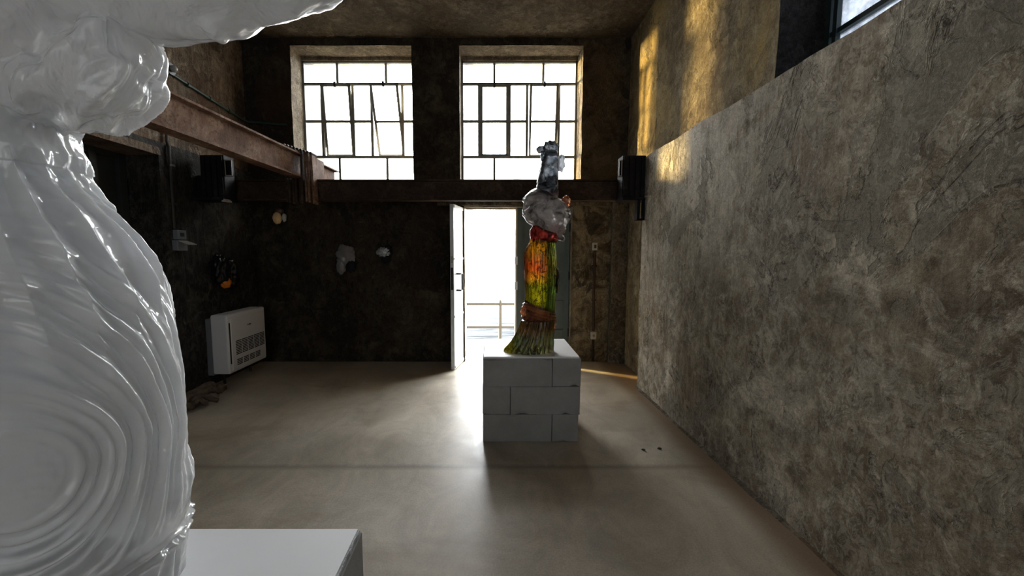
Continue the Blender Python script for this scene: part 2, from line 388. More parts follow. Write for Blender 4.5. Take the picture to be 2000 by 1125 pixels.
# ------------------------------------------------------------------ the setting
def struct(o): return tag(o, kind='structure')
def breaks(lo, hi, pts, step):
    q = sorted({round(v, 4) for v in [lo, hi] + [p for p in pts if lo < p < hi]}); out = [q[0]]
    for a, b in zip(q, q[1:]):
        n = max(1, round((b - a) / step))
        out += [a + (b - a) * (i + 1) / n for i in range(n)]
    return out
def wall_grid(name, f, u0, u1, v0, v1, thick, holes, mats, step=.09, amp=.008, freq=2.2, seed=0):
    """wall with thickness; f(u,v,w) -> xyz, w in 0..thick; mats = [face, reveal]"""
    us = breaks(u0, u1, [h[0] for h in holes] + [h[1] for h in holes], step)
    vs = breaks(v0, v1, [h[2] for h in holes] + [h[3] for h in holes], step)
    ws = breaks(0, thick, [], .12)
    nu, nv = len(us) - 1, len(vs) - 1
    def solid(i, j):
        if i < 0 or j < 0 or i >= nu or j >= nv: return False
        cu, cv = (us[i] + us[i + 1]) / 2, (vs[j] + vs[j + 1]) / 2
        return not any(h[0] < cu < h[1] and h[2] < cv < h[3] for h in holes)
    bm = bmesh.new(); V = {}
    def vert(i, j, k):
        key = (i, j, k)
        if key not in V:
            p = Vector(f(us[i], vs[j], ws[k])); V[key] = bm.verts.new(p + rough(p, amp, freq, seed) + rough(p, amp * .4, freq * 5, seed))
        return V[key]
    K = len(ws) - 1
    for i in range(nu):
        for j in range(nv):
            if not solid(i, j): continue
            bm.faces.new((vert(i, j, 0), vert(i + 1, j, 0), vert(i + 1, j + 1, 0), vert(i, j + 1, 0)))
            bm.faces.new((vert(i, j, K), vert(i, j + 1, K), vert(i + 1, j + 1, K), vert(i + 1, j, K)))
            for (di, dj, a, b) in ((-1, 0, (i, j), (i, j + 1)), (1, 0, (i + 1, j), (i + 1, j + 1)), (0, -1, (i, j), (i + 1, j)), (0, 1, (i, j + 1), (i + 1, j + 1))):
                if not solid(i + di, j + dj):
                    inner = 0 <= i + di < nu and 0 <= j + dj < nv
                    for k in range(K):
                        fc = bm.faces.new((vert(*a, k), vert(*b, k), vert(*b, k + 1), vert(*a, k + 1)))
                        if inner: fc.material_index = 1
    bmesh.ops.recalc_face_normals(bm, faces=bm.faces)
    me = bpy.data.meshes.new(name); bm.to_mesh(me); bm.free()
    for m in mats: me.materials.append(m)
    return struct(link(name, me))

W1 = (-2.76, -1.09, 2.63, 4.43); W2 = (-.43, 1.275, 2.63, 4.43); DR = (-.375, 1.17, 0, 2.25)
TH = .45
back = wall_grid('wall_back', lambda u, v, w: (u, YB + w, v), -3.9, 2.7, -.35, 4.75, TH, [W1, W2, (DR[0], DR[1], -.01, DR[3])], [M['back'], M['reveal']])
# right wall: thick lower part and set back upper part
XL, XU, LZ = 1.75, 1.93, 2.67
lower = wall_grid('wall_right_lower', lambda u, v, w: (XL + w, u, v), -4.0, 4.6, -.02, LZ, XU - XL + .02, [], [M['right'], M['right']], amp=.012, seed=3)
upper = wall_grid('wall_right_upper', lambda u, v, w: (XU + w, u, v), -4.2, YB + TH, -.02, 4.75, .42, [(-.9, 2.79, 2.6, 4.4)], [M['right_up'], M['jamb_right']], seed=5)
left_holes = [(1.7, 4.10, -.05, 2.66)]
XLF = -3.37
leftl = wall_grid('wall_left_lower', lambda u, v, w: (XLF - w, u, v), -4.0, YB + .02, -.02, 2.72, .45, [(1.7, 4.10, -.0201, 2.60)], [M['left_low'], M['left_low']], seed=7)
leftu = wall_grid('wall_left_upper', lambda u, v, w: (XLF - .05 - w, u, v), -4.2, YB + .02, 2.70, 4.75, .4, [], [M['left_up'], M['left_up']], seed=8)
ZC = 4.53
def ceil_f(u, v, w): return (u, v, ZC + w)
wall_grid('ceiling', ceil_f, -3.95, 2.5, -4.2, YB + .3, .2, [], [M['ceil'], M['ceil']], step=.2, amp=.012)
wall_grid('wall_rear', lambda u, v, w: (u, -4.0 - w, v), -3.95, 2.4, -.02, 4.6, .3, [(-2.85, -.95, 1.0, 3.6), (-.35, 1.55, 1.0, 3.6)], [M['left_up'], M['reveal']], step=.3)
fb = MB(); fb.box(-3.95, 2.45, -4.3, 5.69, -.3, 0); fb.box(DR[0] - .02, DR[1] + .02, 5.69, YB + TH + .04, -.3, 0); struct(fb.build('floor', M['floor']))
# pilaster in the right back corner and the darker edge strips
def rough_box(name, x0, x1, y0, y1, z0, z1, mat, amp=.01, step=.08, seed=0):
    return wall_grid(name, lambda u, v, w: (u, y0 + w, v), x0, x1, z0, z1, y1 - y0, [], [mat, mat], step=step, amp=amp, seed=seed)
rough_box('trim_1', 1.72, 1.95, YB - .12, YB + .05, -.01, 2.32, M['pil'], seed=4)        # pilaster
mb = MB(); mb.box(-.75, 1.72, YB - .035, YB + .04, 2.262, 2.31); struct(mb.build('trim_2', M['pil']))   # lintel band over the door
# skirting crack of mortar along the right wall
mb = MB()
for i in range(86):
    y = -4 + i * .1
    a = .028 + .018 * noise.noise(Vector((y * 2.2, 0, 3))); z = .02 + .012 * noise.noise(Vector((y * 3.2, 5, 3)))
    b = .028 + .018 * noise.noise(Vector(((y + .1) * 2.2, 0, 3))); z2 = .02 + .012 * noise.noise(Vector(((y + .1) * 3.2, 5, 3)))
    v = [mb.bm.verts.new(c) for c in ((XL - a, y, 0), (XL + .03, y, z), (XL - b, y + .1, 0), (XL + .03, y + .1, z2), (XL + .03, y, -.01), (XL + .03, y + .1, -.01))]
    mb.bm.faces.new((v[0], v[2], v[3], v[1]))
struct(mb.build('baseboard_right', M['pil']))

# ------------------------------------------------------------------ windows
def bar(mb, x0, x1, z0, z1, y, d=.03): mb.box(x0, x1, y - d / 2, y + d / 2, z0, z1)
def window(n, X0, X1, Z0, Z1, Y, vt, vm, vb, hz, sashes, mat):
    w = empty('window_%d' % n, ((X0 + X1) / 2, Y, Z0), kind='structure')
    t = .017
    m = MB()
    bar(m, X0, X1, Z1 - .03, Z1, Y, .05); bar(m, X0, X1, Z0, Z0 + .03, Y, .05); bar(m, X0, X0 + .03, Z0, Z1, Y, .05); bar(m, X1 - .03, X1, Z0, Z1, Y, .05)
    h1, h2, h3 = hz
    for h in (h1, h3): bar(m, X0, X1, h - t, h + t, Y, .04)
    for x in vt: bar(m, x - t, x + t, h1, Z1, Y)
    for x in vb: bar(m, x - t, x + t, Z0, h3, Y)
    for x in vm: bar(m, x - t - .002, x + t + .002, h3, h1, Y, .045)
    # middle bar only outside the pivoting sashes
    xs = [X0] + list(vm) + [X1]
    for a, b in zip(xs, xs[1:]):
        c = (a + b) / 2
        if not any(s[0] < c < s[1] for s in sashes): bar(m, a, b, h2 - t, h2 + t, Y)
    m.build('window_frame', mat, w)
    # fixed panes
    def pane(x0, x1, z0, z1): MB().box(x0, x1, Y - .002, Y + .002, z0, z1).build('window_pane', M['pane'], w)
    for seq, z0, z1 in ((vt, h1, Z1), (vb, Z0, h3)):
        q = [X0] + list(seq) + [X1]
        for a, b in zip(q, q[1:]): pane(a + .01, b - .01, z0 + .01, z1 - .01)
    for a, b in zip(xs, xs[1:]):
        c = (a + b) / 2
        if not any(s[0] < c < s[1] for s in sashes):
            pane(a + .01, b - .01, h3 + .01, h2); pane(a + .01, b - .01, h2, h1 - .01)
    for (a, b, ang) in sashes:
        R = Matrix.Rotation(radians(ang), 4, 'X'); cz = (h1 + h3) / 2; hh = (h1 - h3) / 2 - .016; a2, b2 = a + .018, b - .018
        s = MB(); k = .034
        for x0, x1, z0, z1 in ((a2, a2 + k, -hh, hh), (b2 - k, b2, -hh, hh), (a2, b2, hh - k, hh), (a2, b2, -hh, -hh + k), (a2, b2, h2 - cz - t, h2 - cz + t)):
            s.box(x0, x1, -.02, .02, z0, z1)
        g = MB(); g.box(a2 + k, b2 - k, -.002, .002, -hh + k, hh - k)
        l = MB(); l.box((a + b) / 2 - .015, (a + b) / 2 + .015, -.05, -.02, hh - .05, hh + .02); l.tube([((a + b) / 2, -.045, hh - .01), ((a + b) / 2, -.05, hh - .09)], .004)
        for q in (s, g, l):
            bmesh.ops.rotate(q.bm, cent=(0, 0, 0), matrix=R, verts=q.bm.verts); bmesh.ops.translate(q.bm, vec=(0, Y, cz), verts=q.bm.verts)
        so = s.build('sash', mat, w); g.build('window_pane', M['pane'], so); l.build('latch', M['black'], so)
    return w
YW = YB + .36
def X_(px, py): return PY(px, py, YW).x
def Z_(py): return PY(900, py, YW).z
zt, zb = Z_(120), Z_(351.5)
hz = (Z_(164.8), Z_(237.5), Z_(307))
window(1, W1[0] - .0, W1[1] + .01, zb - .04, zt, YW, [X_(659, 140), X_(754, 140)], [X_(631, 237), X_(691, 237), X_(727, 237), X_(787, 237)],
       [X_(664.5, 330), X_(757, 330)], hz, [(X_(631, 237), X_(691, 237), 7), (X_(729, 237), X_(787, 237), 24)], M['wframe'])
window(2, W2[0] + .0, W2[1] - .0, zb - .04, zt, YW, [X_(965.5, 140), X_(1061, 140)], [X_(936, 237), X_(995, 237), X_(1029, 237), X_(1091, 237)],
       [X_(965.5, 330), X_(1061, 330)], hz, [(X_(936, 237), X_(995, 237), 4), (X_(1031, 237), X_(1091, 237), 9)], M['wframe'])
# sloping underside between inner opening and frame head (plaster head, slightly lower at the frame)
for i, (a, b) in enumerate(((W1[0], W1[1]), (W2[0], W2[1]))):
    mb = MB(); mb.box(a - .02, b + .02, YW - .05, YB + TH + .02, zt - .005, W1[3] + .05); struct(mb.build('trim_%d' % (3 + i), M['reveal']))

# high window in the right wall
w = empty('window_3', (2.26, .95, 2.6), kind='structure')
m = MB(); XW = 2.27
for y in (2.77, 1.75, .75, -.2, -.88):
    m.box(XW - .03, XW + .03, y - .022, y + .022, 2.6, 4.42)
for z in (2.62, 3.03, 3.5, 3.97, 4.4): m.box(XW - .025, XW + .025, -.9, 2.79, z - .016, z + .016)
m.box(XW - .035, XW - .005, 2.69, 2.72, 2.6, 4.4)
m.build('window_frame', M['wframe_dark'], w)
for y0, y1 in ((1.75, 2.77), (.75, 1.75), (-.2, .75), (-.88, -.2)):
    for z0, z1 in ((2.62, 3.03), (3.03, 3.5), (3.5, 3.97), (3.97, 4.4)):
        MB().box(XW + .004, XW + .008, y0 + .02, y1 - .02, z0 + .015, z1 - .015).build('window_pane', M['pane_frost'], w)
# unseen rear windows, added to let light in from behind the camera
for k, (a, b) in enumerate(((-2.85, -.95), (-.35, 1.55))):
    w = empty('window_%d' % (4 + k), ((a + b) / 2, -4.1, 1.0), kind='structure'); m = MB()
    for i in range(5):
        x = a + (b - a) * i / 4; m.box(x - .02, x + .02, -4.12, -4.07, 1, 3.6)
    for z in (1.02, 1.65, 2.3, 2.95, 3.58): m.box(a, b, -4.12, -4.07, z - .02, z + .02)
    m.build('window_frame', M['wframe'], w)

# ------------------------------------------------------------------ doors
YD = YB + .17
def xd(px): return PY(px, 500, YD).x
# white left leaf, swung inwards
hx, hy = DR[0] + .015, YD
free = Vector((-.487, 5.25, 0)); d = (free - Vector((hx, hy, 0))); L = d.length; d.normalize(); nrm = Vector((-d.y, d.x, 0))  # towards +x
if nrm.x < 0: nrm = -nrm
def leafbox(m, a0, a1, t0, t1, z0, z1, ang):
    R = Matrix.Rotation(ang, 4, 'Z'); c = Vector((hx, hy, 0)) + d * (a0 + a1) / 2 + nrm * (t0 + t1) / 2
    m.box(c.x - (a1 - a0) / 2, c.x + (a1 - a0) / 2, c.y - (t1 - t0) / 2, c.y + (t1 - t0) / 2, z0, z1, rot=R)
ang = atan2(d.y, d.x)
dw = empty('door_1', (hx, hy, 0), kind='structure')
m = MB(); leafbox(m, 0, L, -.05, 0, .01, 2.235, ang); m.build('door_leaf', M['door_white'], dw, label='white painted face')
m = MB()
for z0, z1 in ((.02, .06), (.72, .75), (1.5, 1.53), (2.19, 2.23)): leafbox(m, .02, L - .02, 0, .008, z0, z1, ang)
m.build('door_rail', M['door_white'], dw)
m = MB()
pA = Vector((hx, hy, 0)) + d * (L - .12) + nrm * .055; q0 = Vector((hx, hy, 0)) + d * (L - .12)
for z in (1.31, 1.085): m.tube([q0 + Vector((0, 0, z)), pA + Vector((0, 0, z))], .013)
m.tube([pA + Vector((0, 0, 1.085)), pA - d * .09 + Vector((0, 0, 1.085)), pA - d * .09 + Vector((0, 0, 1.31)), pA + Vector((0, 0, 1.31))], .013)
m.build('door_handle', M['black'], dw, label='black pull handle')
m = MB(); leafbox(m, L, L + .006, -.04, -.012, 1.10, 1.40, ang)
for k in range(4): leafbox(m, L + .004, L + .02, -.036, -.014, 1.12 + k * .055, 1.145 + k * .055, ang)
m.build('lock_plate', M['black'], dw)
m = MB(); leafbox(m, L, L + .006, -.04, -.01, 1.46, 1.55, ang); m.build('strike_plate', M['switch'], dw)
# grey right leaf, shut
dg = empty('door_2', (xd(1062), YD, 0), kind='structure'); x0, x1 = xd(1009), DR[1] - .01
m = MB(); m.box(x0, x1, YD - .02, YD + .02, .01, 2.24); m.build('door_leaf', M['door_grey'], dg)
m = MB()
for z in (.05, .42, .86, 1.30, 1.74, 2.18): m.box(x0 + .07, x1 - .07, YD - .035, YD - .02, z - .022, z + .022)
m.box(x0, x0 + .075, YD - .045, YD - .02, .01, 2.24); m.box(x1 - .075, x1, YD - .045, YD - .02, .01, 2.24)
m.build('door_rail', M['door_grey'], dg)
m = MB(); m.box(x0 - .022, x0 + .004, YD - .05, YD + .03, .01, 2.24); m.build('door_edge', M['switch'], dg)
m = MB()
for z in (1.42, 1.05): m.box(x0 - .03, x0 + .012, YD - .065, YD - .045, z, z + .12)
m.build('lock_plate', M['white_plastic'], dg)
m = MB()
for z in (.35, 1.2, 1.9): m.tube([(x1 + .0, YD - .05, z), (x1 + .0, YD - .05, z + .12)], .014)
m.build('hinge', M['black'], dg)
# frame
m = MB(); m.box(DR[0], DR[1], YD - .03, YD + .05, 2.235, 2.275); m.box(DR[0] - .01, DR[0] + .012, YD, YD + .05, 0, 2.25); m.box(DR[1] - .012, DR[1] + .01, YD, YD + .05, 0, 2.25)
struct(m.build('trim_5', M['reveal']))
# dark steel door in the left wall recess
dl = empty('door_3', (-3.72, 3.0, 0), kind='structure')
m = MB(); m.box(-3.80, -3.74, 1.7, 4.1, 0, 2.62); m.build('door_leaf', M['door_dark'], dl)
m = MB()
for y in (1.75, 2.55, 3.05, 3.36, 3.75, 4.05): m.box(-3.74, -3.69, y - .035, y + .035, 0, 2.6)
for z in (.05, .6, 1.3, 2.05, 2.56): m.box(-3.74, -3.70, 1.7, 4.1, z - .03, z + .03)
m.build('door_rail', M['door_dark'], dl)
m = MB(); m.tube([(-3.68, 3.62, 1.95), (-3.68, 3.62, 2.30)], .012); m.build('hinge', M['switch'], dl)
m = MB(); m.box(-3.84, -3.36, 1.65, 4.12, 2.585, 2.66); struct(m.build('trim_6', M['left_up']))

# ------------------------------------------------------------------ outside
m = MB(); m.box(-12, 12, YB + TH + .03, 8.9, -.8, -.38); struct(m.build('quay', M['quay']))
sea = MB(); sea.box(-3000, 3000, 8.6, 4500, -3.2, -3.0); struct(sea.build('sea', M['sea']))
r = empty('metal_railing', (0, 7.5, -.38), 'cream painted tubular metal railing on the quay outside the open door', 'railing')
for px in (977,):
    m = MB(); x = PY(977, 620, 7.5).x; m.tube([(x, 7.5, -.38), (x, 7.5, .665), (x, 7.5, .69), (x, 7.5, .705)], [.033, .033, .026, .008], 16); m.build('post', M['rail'], r, True)
    for dx in (-1.6, 1.6, -3.2, 3.2):
        m = MB(); m.tube([(x + dx, 7.5, -.38), (x + dx, 7.5, .665), (x + dx, 7.5, .69), (x + dx, 7.5, .705)], [.033, .033, .026, .008], 16); m.build('post', M['rail'], r, True)
for z in (.62, .17):
    m = MB(); m.tube([(-3.5, 7.5, z), (3.5, 7.5, z)], .028, 12); m.build('rail', M['rail'], r, True)
# pale building far off, seen through the left window
bmat = simple('far_building', (.085, .088, .092), .8, .05)
b = empty('distant_building', (-18.5, 34, 2), 'faint pale building seen through lower left pane of the left window', 'building')
m = MB(); m.box(-20.5, -15.6, 33, 38, -3, 15.6); m.prism([(-20.5, 15.6), (-15.6, 15.6), (-20.5, 18.4)], 33, 38); m.build('wall', bmat, b)
for i in range(3):
    for j in range(4):
        m = MB(); m.box(-19.8 + i * 1.5, -19.0 + i * 1.5, 32.95, 33.1, 4.2 + j * 3, 5.6 + j * 3); m.build('window', simple('far_window', (.05, .054, .06), .9), b)

# ------------------------------------------------------------------ steel beams
def ibeam_x(m, x0, x1, y, z0, z1, wd=.12, t=.016):
    m.box(x0, x1, y - wd / 2, y + wd / 2, z0, z0 + t); m.box(x0, x1, y - wd / 2, y + wd / 2, z1 - t, z1); m.box(x0, x1, y - t / 2, y + t / 2, z0 + t, z1 - t)
YBm = 4.8; BZ0, BZ1 = 2.215, 2.458
m = MB(); ibeam_x(m, -3.34, 1.74, YBm, BZ0, BZ1)
tag(m.build('steel_beam', M['rust_dark']), 'dark rusty steel I-beam crossing the room below the two windows', 'beam')
# long beam running along the left wall, resting on the cross beam
m = MB(); x = -2.22; wd = .14; t = .018
Rz = Matrix.Rotation(-.045, 4, 'Z')
z0, z1 = BZ1 + .001, BZ1 + .27
for a in ((-wd / 2, wd / 2, z0, z0 + t), (-wd / 2, wd / 2, z1 - t, z1), (-t / 2, t / 2, z0 + t, z1 - t)):
    m.box(x + a[0], x + a[1], -3.6, 5.62, a[2], a[3])
bmesh.ops.rotate(m.bm, cent=(x, 4.8, 0), matrix=Matrix.Rotation(-.045, 3, 'Z'), verts=m.bm.verts)
tag(m.build('steel_beam', M['rust_light']), 'brown rusty steel I-beam running lengthwise along the left side of the room', 'beam')
# bundle of plates clamped over the crossing
g = empty('plate_clamp', (x, 4.72, BZ0), 'bundle of ribbed rusty steel plates gripping the crossing of the two beams', 'clamp')
for k in range(9):
    xx = x - .135 + k * .038; m = MB(); zt_ = BZ1 + .36 - .012 * k; rr_ = Matrix.Rotation((k - 6) * -.012, 4, 'Y')
    if k < 5:   # over and under the long beam
        m.box(xx - .012, xx + .012, 4.64 - .02 * (k % 2), 4.735, BZ0 - .03 - .012 * (k % 3), BZ1 - .006, bev=.003)
        m.build('clamp_plate', M['rust_dark'], g); m = MB()
        m.box(xx - .012, xx + .012, 4.64 - .02 * (k % 2), 4.735, BZ1 + .275, zt_, bev=.003)
    else:
        m.box(xx - .012, xx + .012, 4.63 - .02 * (k % 2), 4.735, BZ0 - .03 - .012 * (k % 3), zt_, bev=.003, rot=rr_)
        if k == 8: m.box(xx - .012, xx + .008, 4.735, 4.95, BZ1 + .002, zt_ - .02)
    m.build('clamp_plate', M['rust_light'] if k > 5 else M['rust_dark'], g)
m = MB()
for k in range(9): m.tube([(x - .135 + k * .038, 4.61, BZ1 + .365 - .012 * k), (x - .135 + k * .038, 4.75, BZ1 + .365 - .012 * k)], .015, 6)
m.build('bolt_row', M['rust_dark'], g)

def bracket(loc, mir, label):
    x, y, z = loc
    g = empty('beam_bracket', loc, label, 'bracket')
    m = MB()
    m.box(x - .13, x + .13, y - .18, y + .0, z, z + .47, bev=.004)
    for k in range(4): m.box(x - .12 + k * .066, x - .12 + k * .066 + .042, y - .2, y - .17, z + .01, z + .46)
    m.build('bracket_body', M['steel_black'], g)
    s = mir
    m = MB()  # hollow box section beside the body, open towards the room
    a0, a1 = x + s * .135, x + s * (.215 if s > 0 else .17)
    lo, hi = min(a0, a1), max(a0, a1)
    for bx in ((lo, hi, z + .24, z + .262), (lo, hi, z + .40, z + .42), (lo, lo + .016, z + .24, z + .42), (hi - .016, hi, z + .24, z + .42)):
        m.box(bx[0], bx[1], y - .17, y - .14, bx[2], bx[3])
    m.box(lo, hi, y - .15, y - .14, z + .24, z + .42)
    m.build('box_section', M['steel_black'], g)
    m = MB()
    for bx in ((lo, hi, z + .24, z + .25), (lo, hi, z + .41, z + .42), (lo, lo + .008, z + .24, z + .42), (hi - .008, hi, z + .24, z + .42)): m.box(bx[0], bx[1], y - .174, y - .17, bx[2], bx[3])
    m.build('lit_rim', M['switch'], g)  # light catching the rim, painted as a pale outline
    m = MB(); m.box(x - s * .27, x + s * .13, y - .22, y + .05, z - .03, z); m.box(x - s * .26, x - s * .12, y - .1, y + .02, z, z + .26); m.build('bracket_shelf', M['steel_black'], g)
    return g
bl = bracket((-3.13, 4.72, 2.22), 1, 'black steel bracket box holding the left end of the cross beam')
br = bracket((1.625, 4.74, 2.22), -1, 'black steel bracket box holding the right end of the cross beam')
m = MB()
m.box(1.66, 1.69, 4.52, 4.60, 1.98, 2.20); m.box(1.73, 1.745, 4.52, 4.60, 1.98, 2.20); m.box(1.66, 1.745, 4.52, 4.60, 1.965, 1.985); m.build('hanger', M['steel_black'], br)
m = MB(); m.box(-3.02, -2.97, 4.5, 4.6, 2.17, 2.186); m.box(-3.0, -2.985, 4.5, 4.6, 2.186, 2.2); m.build('hook', M['switch'], bl)

# ------------------------------------------------------------------ conduits, switches, lamp
xw = XLF
m = MB(); m.tube([(xw + .02, 4.22, 1.85), (xw + .02, 4.22, 2.7), (xw - .02, 4.25, 2.76), (xw - .02, 4.28, 3.48)], .014, 8)
for z in (2.1, 2.5, 3.1): m.box(xw - .02, xw + .035, 4.20, 4.27, z, z + .02)
tag(m.build('conduit_pipe', M['conduit']), 'thin dark vertical conduit running down left wall from lamp to switch', 'pipe')
m = MB(); m.tube([(xw - .03, 4.36, 3.50), (xw - .03, 4.9, 3.46), (xw - .03, 5.55, 3.42), (xw + .02, 5.64, 3.40), (xw + .12, 5.66, 3.40), (-2.84, 5.67, 3.37)], .016, 8)
for y in (4.6, 4.95, 5.3): m.tube([(xw - .03, y, 3.477 - .06 * (y - 4.6)), (xw - .03, y + .04, 3.475 - .06 * (y - 4.6))], .026, 8)
tag(m.build('conduit_pipe', M['conduit_green']), 'greenish conduit sloping along upper left wall and round the corner', 'pipe')
g = empty('wall_lamp', (xw - .05, 4.33, 3.52), 'small round glass lamp at the top of left wall conduit', 'lamp')
m = MB(); m.tube([(xw - .07, 4.33, 3.52), (xw + .02, 4.33, 3.52)], .06, 16); m.build('lamp_base', M['black'], g)
m = MB(); m.blob((xw + .045, 4.33, 3.52), .035, .05, 2, 1, 3); m.build('lamp_glass', simple('lamp_glass', (.3, .32, .32), .15, .1, IOR=1.45), g, True)
g = empty('switch_box', (xw, 4.28, 1.75), 'grey switch box with an open flap on the left wall', 'switch')
m = MB(); m.box(xw - .01, xw + .05, 4.22, 4.34, 1.74, 1.84, bev=.005); m.build('box', M['grey_plastic'], g)
m = MB(); m.box(xw + .05, xw + .054, 4.255, 4.305, 1.77, 1.81); m.build('switch_button', M['black'], g)
m = MB(); m.box(xw - .01, xw + .055, 4.20, 4.34, 1.62, 1.73, bev=.005); m.build('socket', M['grey_plastic'], g)
m = MB(); m.box(xw + .05, xw + .16, 4.22, 4.34, 1.70, 1.708, rot=Matrix.Rotation(.35, 4, 'Y')); m.build('flap', M['switch'], g)
pts = []
for i in range(33):
    s = i / 32; y = 4.28 + .04 * s + .38 * s ** 3; z = 1.62 - 1.42 * s ** .9 - (.13 * sin(pi * max(0, s - .6) / .4) if s > .6 else 0)
    pts.append((xw + .03 + .012 * sin(s * 14), y, max(z, .03)))
pts = [p_ for p_ in pts if p_[1] < 4.55]
m = MB(); m.tube(pts, .006, 6); tag(m.build('power_cable', M['conduit']), 'thin black cable hanging from switch box to the white heater', 'cable')
# switch and socket on the back wall, right of the door
g = empty('light_switch', (1.49, YB - .02, 1.69), 'small pale light switch on back wall right of the grey door', 'switch')
m = MB(); m.box(1.46, 1.525, YB - .045, YB + .005, 1.63, 1.74, bev=.006); m.build('plate', M['switch'], g)
m = MB(); m.box(1.477, 1.508, YB - .055, YB - .044, 1.66, 1.71, bev=.003); m.build('switch_button', M['black'], g)
m = MB(); m.tube([(1.495, YB - .02, 1.63), (1.492, YB - .02, 1.0), (1.50, YB - .02, .46)], .019, 8)
for z in (1.4, .9): m.box(1.465, 1.53, YB - .03, YB, z, z + .02)
m.tube([(1.50, YB - .02, .33), (1.505, YB - .02, .01)], .02, 8)
tag(m.build('conduit_pipe', M['rust_dark']), 'brown vertical conduit on back wall below the small light switch', 'pipe')
g = empty('wall_socket', (1.50, YB - .02, .39), 'small pale wall socket low on back wall right of the grey door', 'socket')
m = MB(); m.box(1.463, 1.54, YB - .045, YB + .005, .34, .45, bev=.006); m.build('plate', M['switch'], g)
m = MB(); m.tube([(1.50, YB - .05, .395), (1.50, YB - .043, .395)], .018, 12); m.build('outlet', M['grey_plastic'], g)

# ------------------------------------------------------------------ heater on the left wall
hx0, hx1, hy0, hy1, hz0, hz1 = -3.30, -3.10, 4.58, 5.36, .15, .865
g = empty('gas_heater', ((hx0 + hx1) / 2, (hy0 + hy1) / 2, 0), 'white panel heater with slotted grilles low on the left wall', 'heater')
m = MB(); m.box(hx0, hx1, hy0, hy1, hz0, hz1, bev=.022, seg=3); m.build('casing', M['white_plastic'], g)
m = MB(); m.box(XLF - .01, hx0, hy0 + .02, hy1 - .02, hz0 - .02, hz1 - .05, bev=.01); m.build('back_panel', M['grey_plastic'], g)
m = MB(); m.box(hx1 - .004, hx1 + .012, hy0 + .05, hy1 - .03, hz0 + .03, hz1 - .055, bev=.008); fp = m.build('front_panel', M['white_plastic'], g)
m = MB(); m.box(hx1 - .001, hx1 + .004, hy0 + .028, hy0 + .046, hz0 + .12, hz1 - .10); m.build('side_slot', M['dark_gap'], g)
F = hx1 + .0125
def slots(y0, y1, za, zbb, rows, cols, nm, gap=.012):  # openings in the front panel
    m = MB(); cw = (y1 - y0 - gap * (cols - 1)) / cols; ph = (zbb - za) / rows
    for i in range(rows):
        for j in range(cols):
            m.box(F - .003, F + .001, y0 + j * (cw + gap), y0 + j * (cw + gap) + cw, za + ph * (i + .25), za + ph * (i + .85))
    m.build(nm, M['dark_gap'], fp)
slots(hy0 + .12, hy1 - .06, hz0 + .205, hz0 + .385, 9, 5, 'grille')
slots(hy0 + .13, hy1 - .17, hz0 + .075, hz0 + .155, 4, 4, 'grille', .02)
m = MB()
for k, w_ in enumerate((.010, .004, .009, .009, .009, .004)): m.box(F - .002, F + .001, hy0 + .37 + k * .013, hy0 + .37 + k * .013 + w_, hz1 - .185, hz1 - .17)
m.build('maker_mark', M['dark_gap'], fp)
m = MB(); m.box(hx0 + .05, hx1 - .05, hy0 + .1, hy1 - .1, hz1 - .004, hz1 + .002)
tv = m.build('top_vent', M['dark_gap'], g)
for k in range(5):
    m = MB(); m.box(hx0 + .06 + k * .022, hx0 + .066 + k * .022, hy0 + .1, hy1 - .1, hz1, hz1 + .006); m.build('vent_slat', M['white_plastic'], tv)
for y in (hy0 + .12, hy1 - .14):
    m = MB(); m.tube([(hx0 + .05, y, 0), (hx0 + .05, y, hz0 + .02)], .014, 10); m.build('foot', M['black'], g)

# ------------------------------------------------------------------ coloured glass materials
def solid(c): return lambda t: t.mix(1, c, t.ramp(t.noise(6, 5, .7), [(.3, .75), (.7, 1.2)]), 'MULTIPLY')
def smoky(a, b, s=9, lo=.42, hi=.6): return lambda t: t.ramp(t.noise(s, 6, .65, .8), [(lo, a), (hi, b)])

# ------------------------------------------------------------------ small hanging glass pieces on the walls
g = empty('hanging_glass_piece', (xw + .08, 4.89, 1.37), 'black lumpy glass piece with orange patch hung by string on left wall', 'sculpture')
m = MB(); m.blob((xw + .09, 4.80, 1.40), (.075, .13, .17), .35, 2.2, 3, 4); m.blob((xw + .09, 4.99, 1.33), (.07, .10, .18), .35, 2.2, 9, 4); m.build('dark_body', cast_glass('black_glass', solid((.008, .008, .01)), 0, .35), g, True)
m = MB(); m.blob((xw + .11, 4.84, 1.235), (.055, .065, .075), .2, 2, 5, 4); m.build('orange_lobe', cast_glass('amber_glass', solid((.75, .22, .03)), .2, .3), g, True)
m = MB(); m.tube([(xw + .02, 4.80, 1.70), (xw + .05, 4.83, 1.55)], .004, 6); m.tube([(xw + .02, 4.80, 1.70), (xw + .06, 4.91, 1.50)], .004, 6); m.blob((xw + .02, 4.80, 1.705), .014, .1, 2, 1, 2); m.build('string', M['black'], g)
g = empty('hanging_glass_piece', (-2.08, YB - .06, 1.5), 'grey petal-shaped glass piece hung in the middle of the dark back wall', 'sculpture')
m = MB(); m.blob((-2.06, YB - .06, 1.56), (.13, .055, .14), .3, 2, 12, 4); m.blob((-2.13, YB - .06, 1.42), (.065, .045, .13), .2, 2, 2, 4); m.build('pale_body', cast_glass('pale_glass', solid((.20, .19, .19)), .1, .5), g, True)
m = MB(); m.blob((-2.0, YB - .05, 1.42), (.075, .045, .10), .3, 2, 22, 4); m.build('dark_lobe', M['steel_black'], g, True)
g = empty('hanging_glass_piece', (-1.51, YB - .06, 1.6), 'small silvery crumpled piece hung on back wall nearest the door', 'sculpture')
